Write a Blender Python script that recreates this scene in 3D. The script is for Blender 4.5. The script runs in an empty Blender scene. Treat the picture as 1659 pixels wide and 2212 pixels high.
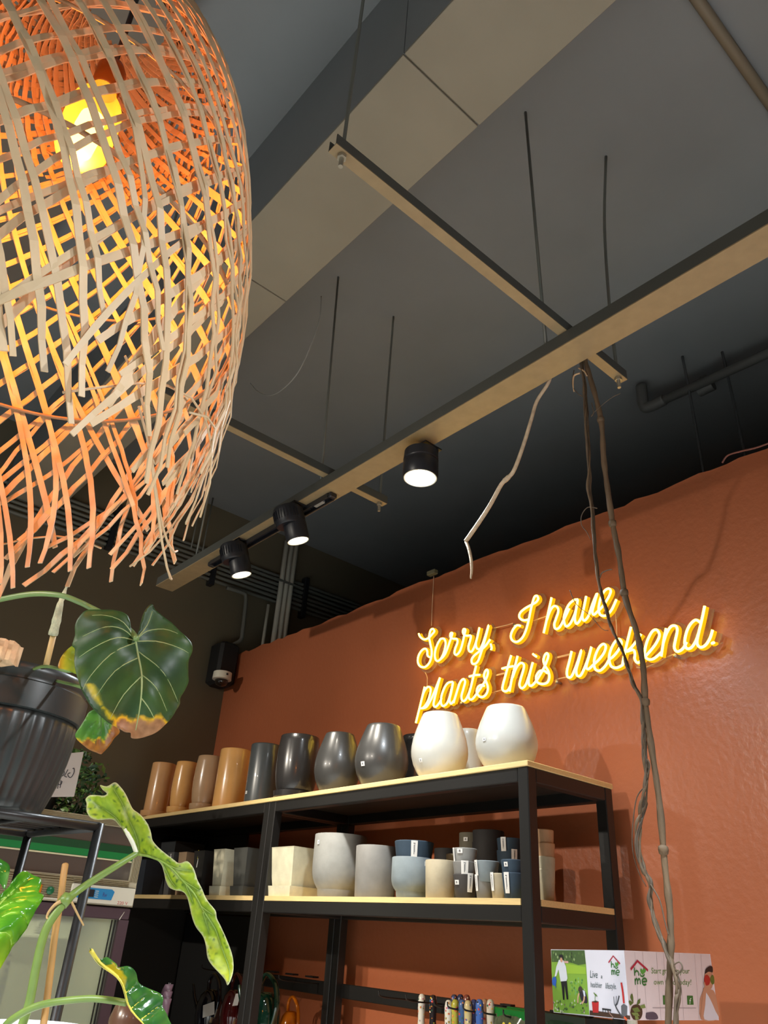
import bpy, math, random
from mathutils import Vector, Matrix
from mathutils.geometry import delaunay_2d_cdt
random.seed(7)
PI = math.pi
sc = bpy.context.scene
COL = sc.collection

# ------------------------------------------------------------------ camera
CAMZ = 1.5
FPX, YAW, PITCH, ROLL = 1628.959, math.radians(39.5291), math.radians(29.5231), math.radians(3.87365)
W, H = 1659.0, 2212.0
_f = Vector((math.cos(PITCH)*math.sin(YAW), math.cos(PITCH)*math.cos(YAW), math.sin(PITCH)))
_r0 = Vector((math.cos(YAW), -math.sin(YAW), 0)); _u0 = _r0.cross(_f)
CR = _r0*math.cos(ROLL) + _u0*math.sin(ROLL)
CU = -_r0*math.sin(ROLL) + _u0*math.cos(ROLL)
CD = _f
EYE = Vector((0, 0, CAMZ))
cam = bpy.data.cameras.new('camera'); camo = bpy.data.objects.new('camera', cam); COL.objects.link(camo)
cam.sensor_fit = 'VERTICAL'; cam.sensor_height = 24.0; cam.lens = FPX/H*24.0; cam.clip_start = 0.02
camo.matrix_world = Matrix(((CR.x, CU.x, -CD.x, 0), (CR.y, CU.y, -CD.y, 0), (CR.z, CU.z, -CD.z, CAMZ), (0, 0, 0, 1)))
sc.camera = camo

# ------------------------------------------------------------------ world, lights, exposure
sc.view_settings.view_transform = 'Standard'; sc.view_settings.look = 'None'
sc.view_settings.gamma = 1.0; sc.view_settings.use_curve_mapping = False
sc.view_settings.exposure = 0.0
sc.cycles.use_denoising = True
sc.cycles.max_bounces = 8; sc.cycles.diffuse_bounces = 5; sc.cycles.glossy_bounces = 4
sc.cycles.transparent_max_bounces = 24; sc.cycles.sample_clamp_indirect = 6.0
sc.cycles.caustics_reflective = False; sc.cycles.caustics_refractive = False
world = bpy.data.worlds.new('world'); sc.world = world; world.use_nodes = True
world.node_tree.nodes['Background'].inputs[0].default_value = (0.5, 0.5, 0.5, 1)
world.node_tree.nodes['Background'].inputs[1].default_value = 0.02

def spot(name, loc, target, power, angle=80, blend=0.6, color=(1, .9, .78), radius=.05):
    l = bpy.data.lights.new(name, 'SPOT'); l.energy = power; l.spot_size = math.radians(angle); l.spot_blend = blend
    l.color = color; l.shadow_soft_size = radius
    o = bpy.data.objects.new(name, l); COL.objects.link(o); o.location = loc
    o.rotation_euler = (Vector(target)-Vector(loc)).to_track_quat('-Z', 'Y').to_euler()
    return o
def area(name, loc, target, power, size, color=(1, .95, .88)):
    l = bpy.data.lights.new(name, 'AREA'); l.energy = power; l.size = size; l.color = color; l.shape = 'DISK'
    o = bpy.data.objects.new(name, l); COL.objects.link(o); o.location = loc
    o.rotation_euler = (Vector(target)-Vector(loc)).to_track_quat('-Z', 'Y').to_euler()
    return o
# spotlights on the shop's other ceiling track, out of the picture to the left and behind, with added floor fills last
spot('track_spot_key', (-2.5, 1.9, 3.05), (2.5, 1.75, 1.35), 290, 50, .8, (1, .91, .78), .05)
spot('track_spot_key_far', (-2.4, 3.6, 3.05), (2.4, 3.6, 1.6), 330, 52, .8, (1, .91, .78), .05)
spot('track_spot_low', (-2.4, 3.3, 3.05), (2.4, 3.05, 1.15), 260, 26, .6, (1, .9, .74), .05)
spot('track_spot_wall', (1.3, -.9, 3.05), (2.55, .5, .8), 45, 44, .9, (1, .93, .86), .05)
spot('track_spot_front', (1.7, -1.3, 3.0), (.1, 1.1, 1.58), 190, 34, .8, (.93, .97, 1), .06)
spot('fill_spot_floor', (-1.6, .6, 3.0), (-1.6, .9, 0), 1200, 130, .9, (.84, .94, 1), .1)  # added fill aimed at the floor, its bounce lifts the ceiling
spot('fill_spot_floor_near', (.6, -1.6, 3.0), (.6, -1.3, 0), 1100, 130, .9, (.84, .94, 1), .1)  # second added fill, brightens the ceiling by floor bounce
spot('fill_spot_floor_aisle', (1.2, .4, 3.0), (1.2, .5, 0), 400, 70, .9, (.84, .94, 1), .1)  # narrower added fill over the aisle floor, also for bounce

# ------------------------------------------------------------------ geometry of the view: places measured on known planes
def ray(px, py): return CD + CR*((px-W/2)/FPX) - CU*((py-H/2)/FPX)
def onx(px, py, x): d = ray(px, py); return EYE + d*(x/d.x)
def ony(px, py, y): d = ray(px, py); return EYE + d*(y/d.y)
def onz(px, py, z): d = ray(px, py); return EYE + d*((z-CAMZ)/d.z)
def onpl(px, py, p, n): d = ray(px, py); return EYE + d*((Vector(p)-EYE).dot(n)/d.dot(n))
def deep(px, py, t): return EYE + ray(px, py)*t
def axial(p): return (Vector(p)-EYE).dot(CD)
def solve_y(px, x, z):
    a = CR - CD*((px-W/2)/FPX); return -(x*a.x+(z-CAMZ)*a.z)/a.y
def solve_z(py, x, y):
    a = CU + CD*((py-H/2)/FPX); return -(x*a.x+y*a.y)/a.z + CAMZ
def projx(p): q = Vector(p)-EYE; return W/2 + FPX*q.dot(CR)/q.dot(CD)

# ------------------------------------------------------------------ materials
def lin(r, g, b):
    f = lambda c: (c/255/12.92 if c/255 <= .04045 else ((c/255+.055)/1.055)**2.4)
    return (f(r), f(g), f(b), 1)
MATS = {}
def mat(name, rgb, rough=.5, metal=0, spec=.5, noise=0, nscale=8, bump=0, bscale=60, coat=0, trans=0, alpha=1, stretch=None):
    if name in MATS: return MATS[name]
    m = bpy.data.materials.new(name); m.use_nodes = True; nt = m.node_tree; b = nt.nodes['Principled BSDF']
    c = lin(*rgb)
    b.inputs['Base Color'].default_value = c; b.inputs['Roughness'].default_value = rough
    b.inputs['Metallic'].default_value = metal; b.inputs['Specular IOR Level'].default_value = spec
    b.inputs['Coat Weight'].default_value = coat; b.inputs['Alpha'].default_value = alpha
    tc = nt.nodes.new('ShaderNodeTexCoord'); src = tc.outputs['Object']
    if stretch:
        mp = nt.nodes.new('ShaderNodeMapping'); mp.inputs['Scale'].default_value = stretch
        nt.links.new(src, mp.inputs[0]); src = mp.outputs[0]
    if noise:
        n = nt.nodes.new('ShaderNodeTexNoise'); n.inputs['Scale'].default_value = nscale; n.inputs['Detail'].default_value = 5
        nt.links.new(src, n.inputs['Vector'])
        r = nt.nodes.new('ShaderNodeValToRGB')
        r.color_ramp.elements[0].position = .3; r.color_ramp.elements[1].position = .7
        r.color_ramp.elements[0].color = tuple(x*(1-noise) for x in c[:3])+(1,)
        r.color_ramp.elements[1].color = tuple(min(1, x*(1+noise)) for x in c[:3])+(1,)
        nt.links.new(n.outputs['Fac'], r.inputs[0]); nt.links.new(r.outputs[0], b.inputs['Base Color'])
    if bump:
        n2 = nt.nodes.new('ShaderNodeTexNoise'); n2.inputs['Scale'].default_value = bscale; n2.inputs['Detail'].default_value = 3
        nt.links.new(src, n2.inputs['Vector'])
        bp = nt.nodes.new('ShaderNodeBump'); bp.inputs['Strength'].default_value = bump; bp.inputs['Distance'].default_value = .004
        nt.links.new(n2.outputs['Fac'], bp.inputs['Height']); nt.links.new(bp.outputs[0], b.inputs['Normal'])
    if trans:
        t = nt.nodes.new('ShaderNodeBsdfTranslucent'); t.inputs[0].default_value = c
        mx = nt.nodes.new('ShaderNodeMixShader'); mx.inputs[0].default_value = trans
        nt.links.new(b.outputs[0], mx.inputs[1]); nt.links.new(t.outputs[0], mx.inputs[2])
        nt.links.new(mx.outputs[0], nt.nodes['Material Output'].inputs[0])
    MATS[name] = m; return m
def emis(name, rgb, s):
    if name in MATS: return MATS[name]
    m = bpy.data.materials.new(name); m.use_nodes = True; nt = m.node_tree
    for n in list(nt.nodes):
        if n.type == 'BSDF_PRINCIPLED': nt.nodes.remove(n)
    e = nt.nodes.new('ShaderNodeEmission'); e.inputs[0].default_value = (*rgb, 1); e.inputs[1].default_value = s
    nt.links.new(e.outputs[0], nt.nodes['Material Output'].inputs[0]); MATS[name] = m; return m
def clear(name, rgb, tr=.85, rough=.05, em=None):
    if name in MATS: return MATS[name]
    m = bpy.data.materials.new(name); m.use_nodes = True; nt = m.node_tree; b = nt.nodes['Principled BSDF']
    b.inputs['Base Color'].default_value = lin(*rgb); b.inputs['Roughness'].default_value = rough
    if em: b.inputs['Emission Color'].default_value = (*em[0], 1); b.inputs['Emission Strength'].default_value = em[1]
    t = nt.nodes.new('ShaderNodeBsdfTransparent'); t.inputs[0].default_value = lin(*rgb)
    mx = nt.nodes.new('ShaderNodeMixShader'); mx.inputs[0].default_value = tr
    nt.links.new(b.outputs[0], mx.inputs[1]); nt.links.new(t.outputs[0], mx.inputs[2])
    nt.links.new(mx.outputs[0], nt.nodes['Material Output'].inputs[0]); MATS[name] = m; return m
def leafmat(name, trans=.35, rough=.35, noise=.12):
    m = bpy.data.materials.new(name); m.use_nodes = True; nt = m.node_tree; b = nt.nodes['Principled BSDF']
    a = nt.nodes.new('ShaderNodeVertexColor'); a.layer_name = 'Col'
    n = nt.nodes.new('ShaderNodeTexNoise'); n.inputs['Scale'].default_value = 70; n.inputs['Detail'].default_value = 4
    tc = nt.nodes.new('ShaderNodeTexCoord'); nt.links.new(tc.outputs['Object'], n.inputs['Vector'])
    hs = nt.nodes.new('ShaderNodeHueSaturation'); mr = nt.nodes.new('ShaderNodeMapRange')
    mr.inputs[1].default_value = .3; mr.inputs[2].default_value = .7; mr.inputs[3].default_value = 1-noise; mr.inputs[4].default_value = 1+noise
    nt.links.new(n.outputs['Fac'], mr.inputs[0]); nt.links.new(mr.outputs[0], hs.inputs['Value']); nt.links.new(a.outputs[0], hs.inputs['Color'])
    nt.links.new(hs.outputs[0], b.inputs['Base Color']); b.inputs['Roughness'].default_value = rough
    t = nt.nodes.new('ShaderNodeBsdfTranslucent'); nt.links.new(hs.outputs[0], t.inputs[0])
    mx = nt.nodes.new('ShaderNodeMixShader'); mx.inputs[0].default_value = trans
    nt.links.new(b.outputs[0], mx.inputs[1]); nt.links.new(t.outputs[0], mx.inputs[2])
    nt.links.new(mx.outputs[0], nt.nodes['Material Output'].inputs[0]); MATS[name] = m; return m

M_RED = mat('terracotta_paint', (166, 95, 63), .3, noise=.06, nscale=1.5, bump=.35, bscale=45)
M_CEIL = mat('charcoal_paint', (128, 130, 132), .8, noise=.06, nscale=2)
M_BEAM = mat('beam_board', (142, 134, 118), .75, noise=.08, nscale=3, bump=.1, bscale=30)
M_DARK = mat('dark_brown_paint', (104, 96, 78), .7, noise=.05, nscale=2)
M_VOID = mat('void_black', (64, 72, 84), .8)
M_FLOOR = mat('floor_concrete', (190, 186, 178), .6, noise=.08, nscale=3)
M_WALLN = mat('plain_wall', (90, 84, 78), .8)
M_RAIL = mat('painted_steel_rail', (150, 130, 98), .45, noise=.08, nscale=25)
M_BLACK = mat('black_steel', (30, 29, 28), .38, spec=.5, bump=.06, bscale=90)
M_BLACKP = mat('black_plastic', (30, 32, 38), .4)
M_BOARD = mat('pine_board', (226, 196, 136), .5, noise=.08, nscale=6, stretch=(30, 2, 30))
M_WHITE = mat('white_plastic', (226, 222, 205), .4)
M_PAPER = mat('white_paper', (228, 226, 222), .7)
M_GREYC = mat('grey_conduit', (226, 222, 208), .5)
M_DARKC = mat('painted_conduit', (104, 106, 100), .4, spec=.6)

# ------------------------------------------------------------------ mesh builder
ORG = {}
class MB:
    def __init__(s): s.v = []; s.f = []; s.c = None
    def add(s, vs, fs):
        o = len(s.v); s.v += [Vector(p) for p in vs]; s.f += [tuple(i+o for i in q) for q in fs]; return s
    def box(s, lo, hi, bev=0):
        x0, y0, z0 = lo; x1, y1, z1 = hi
        if not bev:
            return s.add([(x0, y0, z0), (x1, y0, z0), (x1, y1, z0), (x0, y1, z0), (x0, y0, z1), (x1, y0, z1), (x1, y1, z1), (x0, y1, z1)],
                         [(0, 3, 2, 1), (4, 5, 6, 7), (0, 1, 5, 4), (1, 2, 6, 5), (2, 3, 7, 6), (3, 0, 4, 7)])
        b = bev; rings = []
        for z, i in ((z0, b), (z0+b, 0), (z1-b, 0), (z1, b)):
            a = b
            rings.append([(x0+a+i, y0+i, z), (x1-a-i, y0+i, z), (x1-i, y0+a+i, z), (x1-i, y1-a-i, z),
                          (x1-a-i, y1-i, z), (x0+a+i, y1-i, z), (x0+i, y1-a-i, z), (x0+i, y0+a+i, z)])
        return s.rings(rings)
    def rings(s, rings, cap=True, closed=True):
        n = len(rings[0]); o = len(s.v)
        for r in rings: s.v += [Vector(p) for p in r]
        for k in range(len(rings)-1):
            for i in range(n if closed else n-1):
                j = (i+1) % n; a = o+k*n
                s.f.append((a+i, a+j, a+n+j, a+n+i))
        if cap:
            s.f.append(tuple(o+i for i in reversed(range(n)))); s.f.append(tuple(o+(len(rings)-1)*n+i for i in range(n)))
        return s
    def tube(s, pts, r, n=8, flat=1.0, up=None):
        pts = [Vector(p) for p in pts]; rs = []
        ref = Vector(up) if up else Vector((.31, .17, .93))
        for i, p in enumerate(pts):
            t = (pts[min(i+1, len(pts)-1)]-pts[max(i-1, 0)])
            if t.length < 1e-9: t = Vector((0, 0, 1))
            t.normalize(); a = t.cross(ref)
            if a.length < 1e-3: a = t.cross(Vector((1, 0, 0)))
            a.normalize(); b = a.cross(t)
            if not up: ref = b
            rr = r[i] if isinstance(r, (list, tuple)) else r
            rs.append([p+a*(math.cos(2*PI*k/n)*rr)+b*(math.sin(2*PI*k/n)*rr*flat) for k in range(n)])
        return s.rings(rs)
    def lathe(s, prof, c, n=40, axis=None, cap=True, start=0):
        c = Vector(c); q = Vector(axis).to_track_quat('Z', 'Y').to_matrix() if axis else None; rs = []
        for r, z in prof:
            ring = []
            for k in range(n):
                a = 2*PI*k/n+start; p = Vector((max(r, 1e-4)*math.cos(a), max(r, 1e-4)*math.sin(a), z))
                ring.append(c+(q @ p if q else p))
            rs.append(ring)
        return s.rings(rs, cap)
    def quad(s, a, b, c, d, t=None):
        return s.add([a, b, c, d], [(0, 1, 2, 3)])
    def slab(s, pts, n, t):
        n = Vector(n).normalized()*t; k = len(pts)
        return s.rings([[Vector(p) for p in pts], [Vector(p)+n for p in pts]])
    def build(s, name, m, parent=None, smooth=False, loc=None, auto=None):
        o0 = ORG.get(parent.name if parent else None, None) if parent else Vector(loc) if loc else Vector((0, 0, 0))
        if o0 is None: o0 = Vector((0, 0, 0))
        me = bpy.data.meshes.new(name); me.from_pydata([tuple(p-o0) for p in s.v], [], s.f); me.update()
        if s.c:
            at = me.color_attributes.new('Col', 'FLOAT_COLOR', 'POINT')
            for i, c in enumerate(s.c): at.data[i].color = c
        if smooth:
            me.polygons.foreach_set('use_smooth', [True]*len(me.polygons))
            if auto:
                try: me.set_sharp_from_angle(angle=math.radians(auto))
                except Exception: pass
        o = bpy.data.objects.new(name, me); COL.objects.link(o); me.materials.append(m)
        if parent: o.parent = parent
        else: o.location = o0
        ORG[o.name] = o0
        return o
def thing(name, label, cat, loc, group=None):
    o = bpy.data.objects.new(name, None); COL.objects.link(o); o.location = loc; o.empty_display_size = .05
    ORG[o.name] = Vector(loc); tag(o, label, cat, group); return o
def tag(o, label=None, cat=None, group=None, kind=None):
    if label: o['label'] = label
    if cat: o['category'] = cat
    if group: o['group'] = group
    if kind: o['kind'] = kind
    return o
def struct(mb, name, m, smooth=False): return tag(mb.build(name, m, None, smooth), kind='structure')
def box(lo, hi, bev=0): return MB().box(lo, hi, bev)
def spline(pts, n=6, closed=False):
    pts = [Vector(p) for p in pts]; out = []
    if len(pts) < 3:
        return [pts[0].lerp(pts[-1], i/8) for i in range(9)]
    for i in range(len(pts)-1):
        p0 = pts[max(i-1, 0)]; p1 = pts[i]; p2 = pts[i+1]; p3 = pts[min(i+2, len(pts)-1)]
        for k in range(n):
            t = k/n
            out.append(.5*((2*p1)+(p2-p0)*t+(2*p0-5*p1+4*p2-p3)*t*t+(3*p1-p0-3*p2+p3)*t**3))
    out.append(pts[-1]); return out
def textmesh(s, size, shear=0, xs=1.0):
    cu = bpy.data.curves.new('lettering', 'FONT'); cu.body = s; cu.size = size; cu.shear = shear; cu.resolution_u = 3
    o = bpy.data.objects.new('lettering', cu); COL.objects.link(o)
    dg = bpy.context.evaluated_depsgraph_get(); me = o.evaluated_get(dg).to_mesh()
    vs = [(v.co.x*xs, v.co.y) for v in me.vertices]; fs = [tuple(p.vertices) for p in me.polygons]
    o.evaluated_get(dg).to_mesh_clear(); bpy.data.objects.remove(o); bpy.data.curves.remove(cu)
    return vs, fs

# ================================================================== SETTING
XW, YB, ZC = 2.55, 4.72, CAMZ+2.81
struct(box((-4, -4, -.1), (4.5, 5, 0)), 'floor', M_FLOOR)
struct(box((-4, -4, ZC), (4.5, 5, ZC+.1)), 'ceiling', M_CEIL)
struct(box((-4, YB, 0), (4.5, YB+.12, ZC)), 'wall_back', M_DARK)
struct(box((-4.1, -4, 0), (-4, YB, ZC)), 'wall_left', M_WALLN)
struct(box((-4, -4.1, 0), (4.5, -4, ZC)), 'wall_front', M_WALLN)
struct(box((4.4, -4, 0), (4.5, YB, ZC)), 'wall_service', M_VOID)
# terracotta partition with a rough, uneven top edge
w = MB(); y = -4.0; top = []
while y < YB-.001:
    d = (.012 if y > .6 else .0)
    top.append((y, CAMZ+1.687+.005*math.sin(y*3.1)+random.uniform(-d, d)*.7)); y += random.uniform(.04, .11)
top.append((YB-.001, CAMZ+1.69))
lo = [(XW, t[0], 0) for t in top]; up = [(XW, t[0], t[1]) for t in top]
lo2 = [(XW+.1, t[0], 0) for t in top]; up2 = [(XW+.1, t[0], t[1]) for t in top]
w.rings([lo, up, up2, lo2, lo], cap=False, closed=False)
struct(w, 'wall_right', M_RED)
# boxed ceiling beam built of butted boards
zb = CAMZ+2.28; xb0, xb1 = .345*2.28, .488*2.28
beam = tag(box((xb0+.012, -4, zb+.012), (xb1-.012, YB, ZC)).build('ceiling_beam', M_BEAM), kind='structure')
yj = [-4, -3.3, -2.21, -1.13, -.05, 1.005, 2.08, 3.17, YB]
for a, b in zip(yj[:-1], yj[1:]):
    box((xb0, a+.003, zb), (xb1, b-.003, zb+.012), .0015).build('soffit_board', M_BEAM, beam)
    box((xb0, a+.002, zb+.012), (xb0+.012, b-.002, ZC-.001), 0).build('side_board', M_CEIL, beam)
xs0 = .108*2.81
struct(box((-1.2, -4, ZC-.09), (xs0, YB, ZC), .004), 'ceiling_drop', mat('brown_ceiling_board', (124, 112, 100), .8, noise=.06, nscale=2))

# ================================================================== HANGING RAIL
ZR = CAMZ+1.6
rail = thing('hanging_rail', 'long tan steel rail hung from the ceiling carrying the spotlights', 'rail', (1.542, .5, ZR))
rx0, rx1 = .932*1.6, .994*1.6
y0r, y1r = -3.2, 2.32*1.6
M_FLG = mat('flange_painted_shade', (74, 76, 72), .5)  # weaker light on the side faces, painted in as dark grey
box((rx0, y0r, ZR), (rx1, y1r, ZR+.004)).build('channel_face', M_RAIL, rail)
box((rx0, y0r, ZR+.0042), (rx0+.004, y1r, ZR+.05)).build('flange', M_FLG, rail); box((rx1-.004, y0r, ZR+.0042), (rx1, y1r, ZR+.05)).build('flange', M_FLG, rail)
cross = []
for yc in (.63*1.6, 1.377*1.6):
    c = MB(); a, b = yc-.016, yc+.016; xa, xb = .371*1.6, 1.137*1.6
    c.box((xa, a, ZR+.052), (xb, b, ZR+.055))
    cb = c.build('crossbar', M_RAIL, rail)
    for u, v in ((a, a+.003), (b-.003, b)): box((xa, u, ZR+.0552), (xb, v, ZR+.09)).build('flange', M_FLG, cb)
    for xx in (xa+.03, xb-.03):
        MB().lathe([(.012, 0), (.012, .01)], (xx, yc, ZR+.04), 6).lathe([(.006, -.02), (.006, .02)], (xx, yc, ZR+.03), 8).build('nut', mat('zinc', (170, 165, 150), .4, .6), cb, True, auto=40)
        cross.append((xx, yc))
rods = []
for (xx, yc), (px, py) in zip(cross, ((790, -180), (1309, 338), (0, -1), (850, 684))):
    t = onz(px, py, ZC) if py > 0 else Vector((xx, yc, ZC))
    if abs(t.x-xx) > .25: t = Vector((xx, yc, ZC))
    m_ = [Vector((xx, yc, ZR+.03)), Vector((xx, yc, ZR+.35)), Vector((xx, yc, ZR+.6)).lerp(t, .3), t]
    MB().tube(spline(m_, 6), .0055, 6).build('hanger_rod', M_DARKC, rail, True)
for yc in (.66*1.6+.02, 1.377*1.6+.04):
    MB().tube([(1.5, yc, ZR+.02), (1.46, yc, ZC)], .0055, 6).build('hanger_rod', M_DARKC, rail, True)
for yc in (3.3, -1.0):
    MB().tube([(1.5, yc, ZR+.02), (1.5, yc, ZC)], .0055, 6).build('hanger_rod', M_DARKC, rail, True)
# track under the far end of the rail
ta, tb = onz(725, 1072, ZR).y, onz(455, 1212, ZR).y
t = MB(); xm = .968*1.6
t.box((xm-.018, ta, ZR-.022), (xm-.012, tb, ZR)); t.box((xm+.012, ta, ZR-.022), (xm+.018, tb, ZR)); t.box((xm-.012, ta, ZR-.006), (xm+.012, tb, ZR))
trk = t.build('lamp_track', M_BLACKP, rail)
box((xm-.018, ta-.02, ZR-.024), (xm+.018, ta, ZR), .004).build('end_cap', M_BLACKP, trk)
box((xm-.018, tb, ZR-.024), (xm+.018, tb+.02, ZR), .004).build('end_cap', M_BLACKP, trk)
box((xm-.009, ta+.05, ZR-.02), (xm+.009, ta+.11, ZR-.008), .002).build('track_adapter', mat('grey_plastic', (130, 130, 130), .5), trk)

def spotlight(label, lens, d, dia, hgt, glow, power, angle, color, bracket_x, fins=True, lightdir=None):
    lens = Vector(lens); d = Vector(d).normalized(); top = lens-d*hgt; r = dia/2
    th = thing('track_spotlight', label, 'spotlight', (lens.x, lens.y, ZR), 'spotlights on the hanging rail')
    MB().lathe([(.002, -.004), (r*.85, -.004), (r*.93, .012), (r, .0), (r, -hgt*.5), (r*.98, -hgt*.52), (r*.98, -hgt*.6), (r, -hgt*.62), (r*.96, -hgt), (.01, -hgt)], lens, 36, d).build('lamp_body', M_BLACKP, th, True, auto=35)
    if fins:
        hs = Vector((-.018, .012, 0))
        MB().lathe([(.004, -hgt*.42), (r*1.12, -hgt*.42), (r*1.2, -hgt*.48), (r*1.2, -hgt*1.0), (r*1.1, -hgt*1.06), (.004, -hgt*1.06)], lens+hs, 36, d).build('heat_sink', M_BLACKP, th, True, auto=35)
        q = d.to_track_quat('Z', 'Y').to_matrix(); f = MB()
        for k in range(30):
            a = 2*PI*k/30; p = lens+hs+q @ Vector((r*1.2*math.cos(a), r*1.2*math.sin(a), -hgt*.76)); n = q @ Vector((math.cos(a), math.sin(a), 0)); tt = d.cross(n)
            f.add([p+d*hgt*.15+tt*.0012, p+d*hgt*.15-tt*.0012, p-d*hgt*.15-tt*.0012, p-d*hgt*.15+tt*.0012,
                   p+d*hgt*.15+tt*.0012+n*.004, p+d*hgt*.15-tt*.0012+n*.004, p-d*hgt*.15-tt*.0012+n*.004, p-d*hgt*.15+tt*.0012+n*.004],
                  [(0, 1, 2, 3), (4, 7, 6, 5), (0, 4, 5, 1), (1, 5, 6, 2), (2, 6, 7, 3), (3, 7, 4, 0)])
        f.build('cooling_fins', M_BLACKP, th)
    MB().lathe([(r*.93, .0125), (r*.93, .004), (r*.86, .003), (r*.86, .0125), (r*.93, .0125)], lens, 36, d, False).build('bezel', mat('bezel_white', (235, 235, 215), .3), th, True)
    MB().lathe([(r*.86, -.001), (r*.86, .006), (r*.4, .008), (.002, .009)], lens, 36, d).build('lens', glow, th, True)
    MB().box((bracket_x-.003, lens.y-.018, lens.z+hgt*.2), (bracket_x+.003, lens.y+.018, ZR-.004)).box((min(bracket_x, xm)-.003, lens.y-.018, ZR-.008), (max(bracket_x, xm)+.02, lens.y+.018, ZR-.002)).build('bracket', M_BLACKP, th)
    l = bpy.data.lights.new('spot_beam', 'SPOT'); l.energy = power; l.spot_size = math.radians(angle); l.spot_blend = .8; l.color = color; l.shadow_soft_size = r*.7
    lo = bpy.data.objects.new('spot_beam', l); COL.objects.link(lo); lo.parent = th; lo.location = lens+d*.03-Vector((lens.x, lens.y, ZR))
    lo.rotation_euler = Vector(lightdir or d).to_track_quat('-Z', 'Y').to_euler()
    return th
zl = CAMZ+1.45
L1 = onz(908, 1027, zl)
spotlight('round spotlight with dazzling cool white lens, nearest of the three on the rail', L1, (.0, 0, -1), .128, .098, emis('lens_cool', (.95, .98, 1), 30), 75, 145, (.86, .94, 1), L1.x+.066, False)
L2 = onz(643, 1163, CAMZ+1.44); L3 = onz(521, 1237, CAMZ+1.44)
spotlight('black finned spotlight at the near end of the track, warm white lens', L2, (.32, -.1, -1), .098, .13, emis('lens_warm', (1, .97, .82), 8), 60, 70, (1, .93, .8), L2.x-.05)
spotlight('black finned spotlight farthest along the track, beside the rail end', L3, (.3, -.1, -1), .098, .13, emis('lens_warm', (1, .97, .82), 8), 60, 70, (1, .93, .8), L3.x-.05)

# ================================================================== PIPES, CONDUITS AND WIRES
pp = thing('sprinkler_pipe', 'dark pipe with an elbow under the ceiling at the upper right', 'pipe', (3.15, .9, CAMZ+2.6))
e0 = onz(1392, 884, CAMZ+2.6); e1 = onz(1659, 778, CAMZ+2.6); M_PIPE = mat('grey_painted_pipe', (92, 92, 90), .55)
MB().tube(spline([e0+Vector((0, 0, .16)), e0+Vector((0, 0, .03)), e0+Vector((0, -.03, 0)), e0+Vector((0, -.12, 0))], 6), .03, 12).build('elbow', M_PIPE, pp, True)
MB().tube([e0+Vector((0, -.08, 0)), (e1.x, e1.y-1.2, e1.z)], .024, 12).build('straight_pipe', M_PIPE, pp, True)
jt = onz(1525, 838, CAMZ+2.6)
MB().tube([jt+Vector((0, .04, 0)), jt-Vector((0, .04, 0))], .031, 12).tube([jt, jt+Vector((0, 0, .07))], .022, 10).build('tee_joint', M_PIPE, pp, True, auto=40)
MB().lathe([(.024, 0), (.028, .006), (.028, .016), (.02, .02)], e0+Vector((0, 0, .13)), 14).build('collar', mat('pale_collar', (175, 172, 160), .5), pp, True, auto=40)
cp = MB(); p0 = onz(1510, 0, ZC); p1 = onz(1659, 185, ZC)
cp.tube([(p0.x-.9, p0.y, ZC-.02), (p1.x+1.2, p0.y, ZC-.02)], .02, 10)
tag(cp.build('ceiling_conduit', mat('tan_conduit', (120, 108, 90), .6), None, True, loc=(p0.x, p0.y, ZC)), 'tan conduit along the ceiling in the upper right corner', 'conduit')
# bundle along the back wall
bd = thing('conduit_bundle', 'bundle of dark conduits running along the top of the dark back wall', 'conduit', (1.5, YB-.03, CAMZ+2.3))
for k in range(7):
    zz = CAMZ+2.20+.036*k
    MB().tube([(-2.5, YB-.03-.006*(k % 2), zz-.11), (.81, YB-.03-.006*(k % 2), zz-.02), (3.64, YB-.03-.004*(k % 3), zz+.03), (4.35, YB-.03, zz+.04)], .013, 8).build('conduit_run', M_DARKC, bd, True)
for xx in (1.5, 2.28, 3.1):
    box((xx-.02, YB-.06, CAMZ+2.16), (xx+.02, YB-.003, CAMZ+2.50), .003).build('clamp', M_BLACKP, bd)
for xx, zt in ((2.05, 2.35), (2.14, 2.3)):
    MB().tube([(xx, YB-.1, CAMZ+zt), (xx, YB-.1, ZC)], .006, 6).build('hanger_rod', M_DARKC, bd, True)
vc = thing('riser_conduit', 'pale grey riser conduits rising behind the terracotta wall top', 'conduit', (2.88, YB-.08, CAMZ+1.6))
for dx in (-.045, 0, .042):
    MB().tube([(2.89+dx, YB-.085, CAMZ+1.3), (2.89+dx*1.05, YB-.085, CAMZ+2.72)], .02, 10).build('conduit_run', M_GREYC, vc, True)
MB().box((2.80, YB-.11, CAMZ+2.36), (2.97, YB-.1, CAMZ+2.375)).build('strap', M_DARKC, vc)
MB().tube([(2.76, YB-.08, CAMZ+1.3), (2.76, YB-.08, CAMZ+2.15)], .012, 8).build('thin_conduit', M_GREYC, vc, True)
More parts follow.
